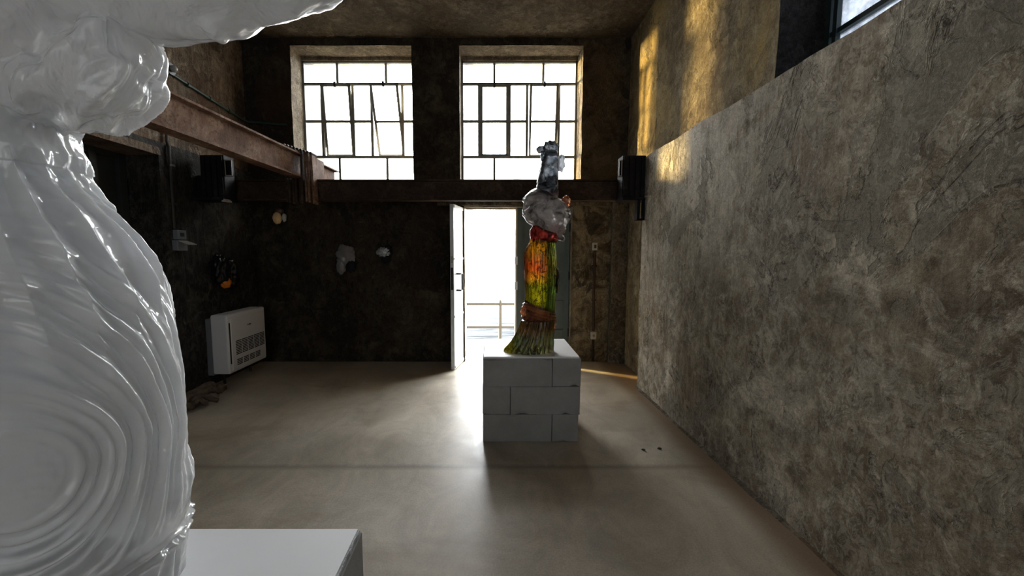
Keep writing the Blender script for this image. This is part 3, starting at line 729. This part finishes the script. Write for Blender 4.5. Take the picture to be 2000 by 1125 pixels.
m = MB(); m.blob((-1.52, YB - .07, 1.60), (.085, .05, .065), .5, 3, 31, 4); m.build('silver_body', simple('silver_foil', (.42, .44, .46), .35, .6, 20, .6, metal=.3), g, True)
m = MB(); m.blob((-1.50, YB - .05, 1.52), (.065, .04, .07), .3, 2, 6, 3); m.blob((-1.46, YB - .05, 1.64), (.06, .04, .06), .3, 2, 7, 3); m.tube([(-1.49, YB - .03, 1.66), (-1.47, YB - .01, 1.78)], .004); m.build('dark_lobe', M['steel_black'], g, True)
g = empty('hanging_glass_piece', (-2.98, YB - .07, 2.1), 'small cream and white cup-shaped piece high in the dark back corner', 'sculpture')
m = MB(); m.blob((-3.0, YB - .08, 2.08), (.06, .05, .085), .12, 2, 4, 4); m.build('cream_cup', simple('cream_glaze', (.75, .52, .25), .4, .1), g, True)
m = MB(); m.blob((-2.91, YB - .06, 2.09), (.03, .03, .06), .15, 2, 8, 3); m.build('white_lobe', simple('white_glaze', (.4, .42, .4), .4, .1), g, True)
m = MB(); m.blob((-2.97, YB - .06, 2.18), (.05, .04, .035), .4, 3, 14, 3); m.build('brown_top', simple('brown_glaze', (.14, .09, .07), .6, .3), g, True)

# knotted brown thing on the floor
m = MB()
rr = random.Random(5)
def knot(p, q, r0):
    pts = []; n = 9; p = Vector(p); q = Vector(q)
    for i in range(n):
        s = i / (n - 1); c = p.lerp(q, s) + Vector((0, 0, .05 * sin(pi * s))) + Vector((rr.uniform(-1, 1), rr.uniform(-1, 1), rr.uniform(-.5, .8))) * .018
        c.z = max(c.z, r0 * .9); pts.append(c)
    m.tube(pts, [r0 * (.75 + .5 * rr.random()) * (.6 if i in (0, n - 1) else 1) for i in range(n)], 10)
knot((-3.14, 3.86, .05), (-2.98, 4.22, .10), .035); knot((-3.10, 3.9, .06), (-2.90, 4.05, .04), .032); knot((-3.12, 4.0, .08), (-3.02, 4.26, .13), .04)
knot((-3.05, 3.84, .03), (-2.95, 3.98, .03), .028); knot((-3.2, 3.95, .06), (-3.02, 4.1, .08), .038); knot((-3.18, 3.8, .04), (-3.0, 3.87, .03), .03)
m.blob((-2.99, 4.24, .10), (.055, .06, .05), .5, 3, 3, 3)
tag(m.build('knotted_root', M['wood_knot'], None, True), 'brown knotted root-like clump on the floor against the left wall', 'root')
for (x_, y_, lb) in ((1.24, 3.07, 'tiny dark crumb of debris on floor right of the block plinth'), (1.38, 3.09, 'slightly longer dark crumb on the floor, nearer the right wall')):
    m = MB(); m.blob((x_, y_, .006), (.016, .009, .006), .5, 3, x_ * 9, 2); tag(m.build('debris_crumb', M['debris']), lb, 'debris')

# ------------------------------------------------------------------ block plinth
def block(x0, x1, y0, y1, z0, z1, seed, label, grp='aerated concrete blocks of the plinth', chips=()):
    bm = bmesh.new()
    us = breaks(0, x1 - x0, [], .022); vs = breaks(0, z1 - z0, [], .022)
    g = .0022
    me_ = MB(); me_.box(x0 + g, x1 - g, y0, y1, z0 + g * .3, z1 - g * .3, bev=.003, seg=1)
    b = me_.bm
    bmesh.ops.subdivide_edges(b, edges=[e for e in b.edges if e.calc_length() > .1], cuts=14, use_grid_fill=True)
    cx, cz = (x0 + x1) / 2, (z0 + z1) / 2
    for v in b.verts:
        p = v.co; n_ = noise.noise(p * 9 + Vector((seed, 0, 0)))
        ex = min(abs(p.x - x0), abs(p.x - x1)); ez = min(abs(p.z - z0), abs(p.z - z1)); ey = abs(p.y - y0)
        near = sorted((ex, ez, ey))
        if near[1] < .006 and n_ > .18:
            k = (n_ - .18) * .028
            if ey < .006: p.y += k
            if ez < .006: p.z += k * .6 * (1 if p.z < cz else -1)
        for (hx_, hz_, rad) in chips:
            dd = sqrt((p.x - hx_) ** 2 + ((p.z - hz_) * 1.6) ** 2)
            if dd < rad and ey < .02: p.y += .02 * (1 - dd / rad); p.z += (.009 if p.z < cz else -.009) * (1 - dd / rad) if ez < .006 else 0
    o = me_.build('concrete_block', M['aac'])
    return tag(o, label, 'block', grp)
px0, px1, py0, py1 = -.065, .752, 3.213, 3.90
Hh = .240
c1 = PY(1078, 840, py0).x; c2 = PY(997, 780, py0).x; c3 = PY(1079, 720, py0).x
block(px0, c1, py0, py1, 0, Hh, 1, 'long grey concrete block, left one in the bottom course of the plinth')
block(c1, px1 - .008, py0 + .003, py1, 0, Hh, 2, 'short grey concrete block, right one in the bottom course of the plinth')
block(px0 - .003, c2, py0 + .002, py1, Hh, 2 * Hh, 3, 'short grey concrete block, left one in the middle course of the plinth')
block(c2, px1 + .002, py0 - .004, py1, Hh, 2 * Hh, 4, 'long grey concrete block, right one in the middle course, chipped below', chips=((c2 + .1, Hh, .05), (c2 + .47, Hh, .04)))
block(px0, c3, py0 - .002, py1, 2 * Hh, 3 * Hh, 5, 'long grey concrete block, left one in the top course under the board')
block(c3, px1 + .006, py0 + .003, py1, 2 * Hh, 3 * Hh, 6, 'short grey concrete block, right one in the top course under the board', chips=((px1 - .05, 2 * Hh, .04),))
PT = 3 * Hh + .016
m = MB(); m.box(px0 + .008, px1 - .012, py0 + .005, py1, 3 * Hh, PT, bev=.002); tag(m.build('top_board', M['board']), 'thin white board on top of the block plinth under the coloured sculpture', 'board')

# near plinth under the white sculpture
NX = -.416; NYB = 1.165; NT_ = PT
k = 0
for lv in range(3):
    z0 = lv * Hh; z1 = z0 + Hh
    if lv % 2: segs = ((-1.62, -1.02), (-1.02, NX + .012))
    else: segs = ((-1.62, -.82), (-.82, NX + .012))
    for a, bb in segs:
        names = {0: 'bottom', 1: 'middle', 2: 'top'}[lv]
        block(a, bb, .42, NYB + .01, z0, z1, 20 + k, 'grey concrete block in the %s course of the near plinth, %s end' % (names, 'right' if bb > -.5 else 'left'), 'aerated concrete blocks of the near plinth'); k += 1
m = MB(); m.box(-1.62, NX, .42, NYB, 3 * Hh, NT_, bev=.0015); g = m.build('top_board', M['board']); tag(g, 'large white board under the big frosted sculpture at the front', 'board')
m = MB()
n = 60
for s_ in range(n):
    y = .42 + (NYB - .42) * s_ / n; yy = y + (NYB - .42) / n
    a = .005 + .004 * noise.noise(Vector((y * 30, 1, 2))); 
    m.box(NX - .004, NX + a, y, yy, 3 * Hh + .001, NT_ - .0035 - .002 * random.random())
m.build('torn_edge', M['board_core'], g)

# ------------------------------------------------------------------ coloured sculpture
YS = 3.50
S0 = empty('coloured_glass_figure', (.42, YS, PT), 'tall cast glass figure in orange, yellow, green, grey and black on block plinth', 'sculpture')
def lerp_prof(prof, y):
    ys = [p[0] for p in prof]
    return [float(np.interp(y, ys, [p[i] for p in prof])) for i in range(1, len(prof[0]))]
def loft_px(name, prof, Yc, mat, parent, depth=.85, nth=96, nz=120, disp=None, C=(0, 0, 1), cap=True, label=None):
    """prof rows: image y, left x, right x (of this object at distance Yc) -> body of revolution-like loft in metres"""
    y0, y1 = prof[0][0], prof[-1][0]
    V = []; F = []
    for i in range(nz + 1):
        t_ = i / nz; py = y0 + (y1 - y0) * t_
        l, r = lerp_prof(prof, py)[:2]
        A = PY(l, py, Yc); B_ = PY(r, py, Yc); c = (A + B_) / 2; rx = (B_.x - A.x) / 2; ry = rx * depth
        ends = 1.0
        for k_ in range(nth):
            th = 2 * pi * k_ / nth
            d_ = Vector((cos(th), sin(th), 0))
            p = Vector((c.x + rx * d_.x, c.y + ry * d_.y, c.z))
            if disp: p += disp(p, th, py, rx)
            p.z = max(p.z, PT + .0005); V.append(p)
    for i in range(nz):
        for k_ in range(nth):
            a = i * nth + k_; b_ = i * nth + (k_ + 1) % nth
            F.append((a, a + nth, b_ + nth, b_))
    m = MB(); vs = [m.bm.verts.new(v) for v in V]
    for f_ in F: m.bm.faces.new([vs[q] for q in f_])
    if cap:
        m.bm.faces.new(vs[:nth]); m.bm.faces.new(vs[-nth:][::-1])
    return m.build(name, mat, parent, True, label)
def cz(rows, k=2.557, ox=960, oy=260): return [(oy + a / k, ox + b_ / k, ox + c_ / k) for a, b_, c_ in rows]
def outn(th): return Vector((cos(th), sin(th), 0))

def col_body(t):
    x, y, z = t.sep()
    # z measured from the figure's base (object space): 0 .. 0.9
    base = t.ramp(t.math('ADD', t.math('DIVIDE', z, 1.0), t.math('MULTIPLY', t.math('SUBTRACT', t.noise(5, 5, .7, 1), .5), .25)),
                  [(.12, (.10, .08, .02)), (.24, (.55, .28, .03)), (.34, (.16, .20, .02)), (.46, (.60, .55, .03)), (.56, (.30, .32, .02)), (.64, (.95, .55, .06)), (.73, (.95, .20, .02)), (.86, (.75, .40, .05))])
    gr = t.ramp(t.math('ADD', x, t.math('MULTIPLY', t.math('SUBTRACT', t.noise(7, 4), .5), .12)), [(.52 - .42, 0), (.62 - .42 - .05, 1)])
    # dark green flank on the right, violet on the left
    base = t.mix(t.ramp(x, [(.0, 0), (.06, .85), (.12, 1)]) if False else t.math('MULTIPLY', t.ramp(t.math('ADD', x, .5), [(.545, 0), (.575, 1)]), .92), base, (.05, .10, .02))
    base = t.mix(t.math('MULTIPLY', t.ramp(t.math('ADD', x, .5), [(.40, 1), (.43, 0)]), .85), base, (.13, .03, .05))
    st = t.noise(30, 4, .6, .5, vec=t.mapping((2.2, 2.2, .25)))
    base = t.mix(.85, base, t.ramp(st, [(.40, .06), (.50, 1.0), (.66, 1.9)]), 'MULTIPLY')
    fe = t.noise(12, 4, .7, 2.5)
    return t.mix(t.ramp(fe, [(.53, 0), (.58, .85)]), base, (.03, .04, .012))
def col_hem(t):
    x, y, z = t.sep()
    base = t.ramp(t.math('ADD', x, t.math('MULTIPLY', z, .5)), [(-.3 + .3, (.4, .38, .03)), (.05, (.1, .1, .03))])
    n = t.noise(9, 5, .7, 1, vec=t.mapping((1, 1, .5)))
    base = t.ramp(n, [(.36, (.035, .045, .02)), (.48, (.16, .13, .05)), (.6, (.10, .16, .05)), (.7, (.45, .46, .32))])
    toe = t.ramp(t.math('ADD', x, 1), [(.745, 1), (.80, 0)])
    base = t.mix(toe, base, (.55, .50, .04))
    up = t.math('MULTIPLY', t.ramp(z, [(.12, 0), (.2, .8)]), t.ramp(t.math('ADD', x, 1), [(1.0, 1), (1.06, 0)]))
    base = t.mix(t.math('MULTIPLY', up, .55), base, (.45, .18, .05))
    st = t.noise(26, 4, .6, .3, vec=t.mapping((3, 3, .3)))
    return t.mix(.8, base, t.ramp(st, [(.4, .15), (.6, 1.3)]), 'MULTIPLY')
GB = cast_glass('striped_glass', col_body, .9, .25, 1.12, .5, 30, glow=.45)
GH = cast_glass('dark_hem_glass', col_hem, .6, .25, 1.15, .5, 30, glow=.35)
GR = cast_glass('red_glass', smoky((.10, .015, .015), (.75, .14, .10), 10), .6, .22, 1.15, .6, 18, glow=.45)
GT = cast_glass('rose_glass', smoky((.22, .05, .06), (.85, .38, .16), 6), .6, .2, 1.15, .5, 18, glow=.35)
GW = cast_glass('smoky_white_glass', smoky((.04, .04, .04), (.52, .48, .46), 7, .38, .56), .35, .3, 1.2, .5, 14, glow=.2)
def col_column(t):
    x, y, z = t.sep()
    b_ = t.ramp(t.noise(9, 6, .65, 1.2), [(.42, (.015, .018, .022)), (.60, (.22, .24, .27))])
    return t.mix(t.ramp(t.math('DIVIDE', z, 2), [(.64, .9), (.70, 0)]), b_, (.22, .03, .05))
GC = cast_glass('grey_black_glass', col_column, .25, .25, 1.2, .5, 16)
GK = cast_glass('clear_white_glass', solid((.55, .57, .6)), .3, .3, 1.2, .4, 20, glow=.4)

def d_pleat(n, amp, nseed=0):
    def f(p, th, py, rx):
        fr = noise.noise(Vector((cos(th) * 2, sin(th) * 2, p.z * 2 + nseed)))
        return outn(th) * (amp * sin(n * th + 3 * fr) + amp * 1.2 * noise.noise(p * 16 + Vector((nseed, 0, 0))))
    return f
def d_lump(amp, freq, nseed=0):
    def f(p, th, py, rx):
        v = noise.fractal(p * freq + Vector((nseed, 0, 0)), 1, 2, 4)
        r_ = 1 - abs(noise.noise(p * freq * .8 + Vector((0, nseed, 0)))) * 2
        return outn(th) * amp * (v + .6 * r_)
    return f
base_y = 686
hem = cz([(935, 150, 312), (960, 143, 312), (985, 132, 310), (1010, 118, 309), (1040, 100, 308), (1062, 80, 308), (1078, 64, 308), (1088, 61, 308), (1094, 64, 307)])
loft_px('flared_hem', hem, YS - .09, GH, S0, .62, 128, 50, d_pleat(26, .0042, 3))
body = cz([(528, 196, 320), (545, 190, 320), (575, 172, 320), (600, 163, 322), (650, 163, 325), (700, 164, 330), (760, 168, 328), (800, 170, 322), (840, 166, 318), (880, 160, 316), (940, 158, 314), (960, 158, 312)])
loft_px('striped_body', body, YS, GB, S0, .8, 128, 120, d_pleat(34, .0028, 1))
tie = cz([(862, 170, 312), (880, 156, 318), (900, 160, 322), (925, 156, 322), (945, 150, 318), (958, 158, 305)])
def d_tie(p, th, py, rx): return outn(th) * (.006 * sin(p.z * 220 + 3 * sin(th) + 4 * noise.noise(p * 6)) + .006 * noise.noise(p * 14)) + Vector((0, 0, -.05 * cos(th) * 1))
loft_px('sash_tie', tie, YS, GT, S0, .84, 96, 30, d_tie)
m = MB(); q = PY(1023, 606, YS); m.blob((q.x, q.y - .04, q.z), (.03, .04, .05), .35, 3, 4, 4); m.build('tie_knot', GT, S0, True)
band = cz([(455, 210, 340), (480, 196, 352), (505, 193, 350), (525, 196, 336), (548, 215, 322)])
loft_px('red_waistband', band, YS, GR, S0, .85, 96, 40, d_lump(.010, 14, 4))
bund = cz([(296, 250, 338), (315, 215, 352), (330, 190, 372), (350, 172, 388), (380, 164, 384), (410, 158, 374), (440, 160, 362), (465, 178, 360), (490, 200, 358), (510, 250, 350)])
def d_bund(p, th, py, rx): 
    return d_lump(.030, 8, 8)(p, th, py, rx) + Vector((0, 0, -.055 * cos(th)))
loft_px('gathered_cloth', bund, YS, GW, S0, .85, 128, 80, d_bund)
colm = cz([(88, 272, 318), (110, 262, 330), (135, 252, 334), (170, 244, 334), (210, 236, 332), (250, 230, 332), (300, 222, 333), (330, 221, 330), (345, 230, 322)])
loft_px('upper_column', colm, YS, GC, S0, .85, 96, 100, d_lump(.008, 9, 2))
m = MB(); q = PY(960 + 297 / 2.557, 260 + 76 / 2.557, YS); m.blob(q, (.064, .058, .060), .3, 2.2, 7, 5); m.build('head_knob', GC, S0, True)
m = MB(); q = PY(960 + 246 / 2.557, 260 + 82 / 2.557, YS)
m.blob(q, (.038, .035, .03), .3, 2, 11, 4); q2 = PY(960 + 256 / 2.557, 260 + 115 / 2.557, YS); m.blob(q2, (.020, .03, .05), .2, 2, 5, 4); m.build('side_knob', GC, S0, True)
m = MB(); q = PY(960 + 348 / 2.557, 260 + 150 / 2.557, YS); m.blob(q, (.034, .03, .075), .25, 2, 15, 4); m.build('pale_handle', GK, S0, True)
m = MB(); q = PY(960 + 372 / 2.557, 260 + 345 / 2.557, YS); m.blob(q, (.038, .04, .055), .3, 3, 6, 4); m.build('amber_lobe', cast_glass('orange_rim_glass', solid((.6, .22, .10)), .5, .25, 1.15), S0, True)
m = MB(); q = PY(960 + 322 / 2.557, 260 + 740 / 2.557, YS); m.blob((q.x + .005, q.y, q.z), (.028, .04, .11), .2, 2.5, 3, 4); m.build('dark_flank', cast_glass('dark_flank_glass', solid((.02, .02, .015)), .3, .2, 1.2), S0, True)

# ------------------------------------------------------------------ big frosted white sculpture at the front
YF = .88
def frost(t):
    return t.ramp(t.noise(4, 5, .6), [(.35, (.88, .90, .91)), (.7, (.97, .97, .97))])
GF = cast_glass('frosted_white_glass', frost, .52, .44, 1.2, .3, 40, coat=.8, sss=.5)
def add_cloth_bump(mat):
    nt = mat.node_tree; b = nt.nodes['Principled BSDF']; prev = b.inputs['Normal'].links[0].from_socket
    co = nt.nodes.new('ShaderNodeTexCoord'); mp = nt.nodes.new('ShaderNodeMapping'); mp.inputs['Rotation'].default_value = (.3, .5, .2); mp.inputs['Scale'].default_value = (1, 1, .6)
    nz_ = nt.nodes.new('ShaderNodeTexNoise'); nz_.inputs['Scale'].default_value = 7; nz_.inputs['Detail'].default_value = 4; nz_.inputs['Distortion'].default_value = 1.2
    m1 = nt.nodes.new('ShaderNodeMath'); m1.operation = 'SUBTRACT'; m1.inputs[1].default_value = .5; m2 = nt.nodes.new('ShaderNodeMath'); m2.operation = 'ABSOLUTE'
    bp = nt.nodes.new('ShaderNodeBump'); bp.inputs['Strength'].default_value = .8; bp.inputs['Distance'].default_value = .05; bp.invert = True
    L_ = nt.links.new
    L_(co.outputs['Object'], mp.inputs[0]); L_(mp.outputs[0], nz_.inputs['Vector']); L_(nz_.outputs['Fac'], m1.inputs[0]); L_(m1.outputs[0], m2.inputs[0]); L_(m2.outputs[0], bp.inputs['Height']); L_(prev, bp.inputs['Normal']); L_(bp.outputs[0], b.inputs['Normal'])
GF2 = cast_glass('frosted_white_cloth_glass', frost, .52, .44, 1.2, .3, 40, coat=.8, sss=.5); add_cloth_bump(GF2)
F0 = empty('frosted_glass_figure', (-1.12, YF, PT), 'large frosted white cast glass draped figure standing at the front left', 'sculpture')
def ridges(px, py):
    """concentric drapery ridges round a swirl centre"""
    dx = (px - 30) / 1.0; dy = (py - 735) / 1.25
    w_ = 22 * noise.noise(Vector((px * .006, py * .006, 1)))
    rr_ = sqrt(dx * dx + dy * dy) + w_
    fall = min(1, max(0, (rr_ - 70) / 90))
    a = noise.noise(Vector((px * .004, py * .004, 7)))
    s_ = sin(rr_ * 2 * pi / 25 + 5 * a)
    s2 = sin(rr_ * 2 * pi / 61 + 2)
    env = .55 + .6 * noise.noise(Vector((px * .008, py * .008, 12))) 
    return fall * max(0, env) * (.0052 * (abs(s_) ** .8 * (1 if s_ > 0 else -1)) + .005 * s2)
from math import tan
def img(p):
    yc = cos(PITCH) * p.y - sin(PITCH) * (p.z - EYE); return 958 + FPX * p.x / max(.2, yc), 562.5 - FPX * ((p.z - EYE) * cos(PITCH) + p.y * sin(PITCH)) / max(.2, yc)
FC = Vector((-1.06, .86))          # axis of the figure
THC = atan2(-.86, 1.06) - .05      # side turned to the middle of the room
skirt = [(250, 150), (285, 153), (300, 158), (318, 170), (332, 172), (345, 173), (375, 188), (400, 211), (430, 240), (460, 267), (500, 295), (560, 324), (620, 344), (700, 356), (790, 363),
         (850, 365), (885, 369), (915, 379), (940, 381), (958, 378), (985, 374), (1005, 374), (1035, 368), (1060, 364), (1090, 361), (1125, 360), (1160, 359)]
prof = []
for py, px in skirt:
    a, b, c = ray(px, py); n_ = sqrt(a * a + b * b); dx, dy = a / n_, b / n_
    prof.append((EYE + c / n_ * (FC.x * dx + FC.y * dy), abs(FC.x * dy - FC.y * dx)))
prof.sort(); PZs = [q[0] for q in prof]; PRs = [q[1] for q in prof]
def ridge(s_, sharp=.6):
    v = sin(s_); return (abs(v) ** sharp) * (1 if v > 0 else -1)
def skirt_relief(u, z, th):
    """u: metres round the body from the swirl, z: height"""
    v = z - 1.21; o = 0
    w_ = .022 * noise.noise(Vector((u * 5, z * 5, 1))) + .05 * noise.noise(Vector((u * 1.8, z * 1.8, 5)))
    rr_ = sqrt((u * 1.0) ** 2 + (v / 1.25) ** 2) + w_
    env = max(0, min(1.2, .55 + 1.3 * noise.noise(Vector((u * 5, z * 4, 12)))))
    fade = min(1, max(0, (rr_ - .05) / .05)) * min(1, max(0, (1.80 - z) / .2)) * min(1, max(0, (z - .95) / .06))
    o += fade * (env * (.0062 * ridge(rr_ * 2 * pi / .024 + 3 * noise.noise(Vector((u * 3, z * 3, 7)))) ) + .007 * sin(rr_ * 2 * pi / .068 + 1))
    # folds fanning down from the waist over the hip
    if z > 1.3:
        k_ = min(1, (z - 1.3) / .15) * min(1, max(0, (1.82 - z) / .1))
        f_ = 1 - abs(sin((th * 11 + (z - 1.8) * 6) + 1.5 * noise.noise(Vector((th * 1.5, z * 2, 4))))) * 2
        o += .012 * f_ * k_ * (.3 + max(0, .5 + noise.noise(Vector((th * 3, z * 4, 3)))))
    if z > 1.78:
        o += .006 * (1 - 2 * abs(noise.noise(Vector((th * 2.5, z * 14, 2))))) + .003 * noise.noise(Vector((th * 9, z * 25, 3)))
    # hem: two sagging rolls
    hz_ = z - (.905 + .035 * sin(th * 1.3 + 1.9) + .006 * noise.noise(Vector((th * 4, 0, 0))))
    o += .010 * exp(-(hz_ / .008) ** 2) - .008 * exp(-((hz_ + .016) / .008) ** 2) + .007 * exp(-((hz_ + .03) / .008) ** 2)
    if z < .9: o += .004 * sin(th * 30 + 3 * noise.noise(Vector((th * 4, z * 6, 1))))
    o += .010 * noise.fractal(Vector((u * 4.5, z * 4.5, 20)), 1, 2, 4) + .0012 * noise.noise(Vector((u * 60, z * 60, 2)))
    return o
m = MB(); NTH, NZ = 700, 640; vs = []
z_lo, z_hi = PT, 1.93
for i in range(NZ + 1):
    z = z_lo + (z_hi - z_lo) * i / NZ; r_ = float(np.interp(z, PZs, PRs))
    for k_ in range(NTH):
        th = 2 * pi * k_ / NTH; u = (th - THC + pi) % (2 * pi) - pi
        q = r_ + skirt_relief(u * max(r_, .2), z, u) - .004
        vs.append(m.bm.verts.new((FC.x + q * cos(th), FC.y + q * sin(th), z)))
for i in range(NZ):
    for k_ in range(NTH):
        a = i * NTH + k_; b_ = i * NTH + (k_ + 1) % NTH; m.bm.faces.new((vs[a], vs[b_], vs[b_ + NTH], vs[a + NTH]))
m.bm.faces.new(vs[:NTH][::-1]); m.bm.faces.new(vs[-NTH:])
m.build('draped_skirt', GF, F0, True)

def sculpt(name, blobs, fn, vox, mat, parent, label=None):
    """fuses rounded masses into one surface, then carves folds with fn(p, n)"""
    m = MB()
    for (c, r, rot) in blobs: m.blob(c, r, 0, 1, 0, 5, rot)
    me = bpy.data.meshes.new('tmp'); m.bm.to_mesh(me); m.bm.free()
    o = bpy.data.objects.new('tmp', me); COL.objects.link(o)
    r = o.modifiers.new('r', 'REMESH'); r.mode = 'VOXEL'; r.voxel_size = vox
    s = o.modifiers.new('s', 'SMOOTH'); s.iterations = 14; s.factor = .6
    dg = bpy.context.evaluated_depsgraph_get(); me2 = bpy.data.meshes.new_from_object(o.evaluated_get(dg))
    bpy.data.objects.remove(o)
    n_ = len(me2.vertices)
    nrm_ = [v.normal.copy() for v in me2.vertices]
    off = Vector((0, 0, 0)); p = parent
    while p is not None: off += Vector(p.location); p = p.parent
    for v, nn in zip(me2.vertices, nrm_):
        q = v.co + nn * fn(v.co.copy(), nn); v.co = q - off
    me2.name = name
    ob = link(name, me2, mat, parent, True)
    if label: ob['label'] = label
    return ob
def wrinkle(p, n_, amp, freq, dirv, seed):
    """long folds: noise stretched along dirv"""
    q = p - dirv * (p.dot(dirv) * .75)
    w_ = Vector((noise.noise(p * 3), noise.noise(p * 3 + Vector((5, 5, 5))), noise.noise(p * 3 + Vector((9, 1, 1))))) * .06
    v = 1 - abs(noise.noise((q + w_) * freq + Vector((seed, 0, 0)))) * 2.2
    return amp * max(-.4, v)
YU = .86
def Rt(a): return Matrix.Rotation(radians(a), 3, 'Y')
def fold_torso(p, n_):
    o = wrinkle(p, n_, .012, 9, Vector((.8, 0, .6)).normalized(), 3) + wrinkle(p, n_, .006, 22, Vector((.6, 0, .8)).normalized(), 8) + .002 * noise.noise(p * 50)
    # deep crease running down from the armpit
    return o - .016 * exp(-((p - CRA).cross(CRD).length / .012) ** 2)
CRA = PY(240, 60, YU - .12); CRD = (PY(80, 210, YU - .12) - CRA).normalized()
def fold_body(p, n_):
    w1 = wrinkle(p, n_, .015, 9, Vector((.8, 0, .6)).normalized(), 3); w2 = wrinkle(p, n_, .014, 15, Vector((.6, 0, .8)).normalized(), 8)
    px_side = p.x + .86 - .1 * (p.z - 2)
    o = w1 + w2 + .005 * wrinkle(p, n_, 1, 36, Vector((.7, 0, .7)).normalized(), 4) + .0015 * noise.noise(p * 50)
    o -= .020 * exp(-((p - CRA).cross(CRD).length / .011) ** 2)
    return o - .020
sculpt('torso', [((FC.x, FC.y, 1.93), (.145, .145, .17), None), ((FC.x - .02, FC.y, 2.12), (.19, .18, .20), None), (PY(20, 40, YU), (.19, .17, .16), Rt(20)),
       (PY(205, 150, YU), (.098, .10, .105), Rt(0)), (PY(150, 190, YU), (.11, .11, .070), Rt(-10)), (PY(235, 100, YU), (.06, .09, .085), Rt(0)), (PY(285, 118, YU), (.018, .045, .055), Rt(0))], fold_body, .0042, GF2, F0)
arm = [(190, -50, .13), (250, -38, .115), (310, -25, .108), (370, -25, .102), (420, -28, .098), (434, -48, .094), (490, -56, .090), (550, -66, .086), (594, -76, .080), (606, -92, .073), (650, -112, .070), (720, -150, .065), (800, -190, .05)]
ab = []
for q0_, q1_ in zip(arm, arm[1:]):
    for f_ in (0, .25, .5, .75):
        a, b_, r_ = (q0_[k_] + (q1_[k_] - q0_[k_]) * f_ for k_ in range(3)); ab.append((PY(a, b_, YU), (r_, r_ * .9, r_), None))
ab.append((PY(418, 60, YU - .02), (.012, .03, .014), None))
def fold_arm(p, n_): return wrinkle(p, n_, .010, 7, Vector((.55, 0, .83)).normalized(), 21) + wrinkle(p, n_, .007, 16, Vector((.9, 0, .3)).normalized(), 5) + .002 * noise.noise(p * 50) - .004
sculpt('draped_sleeve', ab, fold_arm, .0045, GF2, F0)
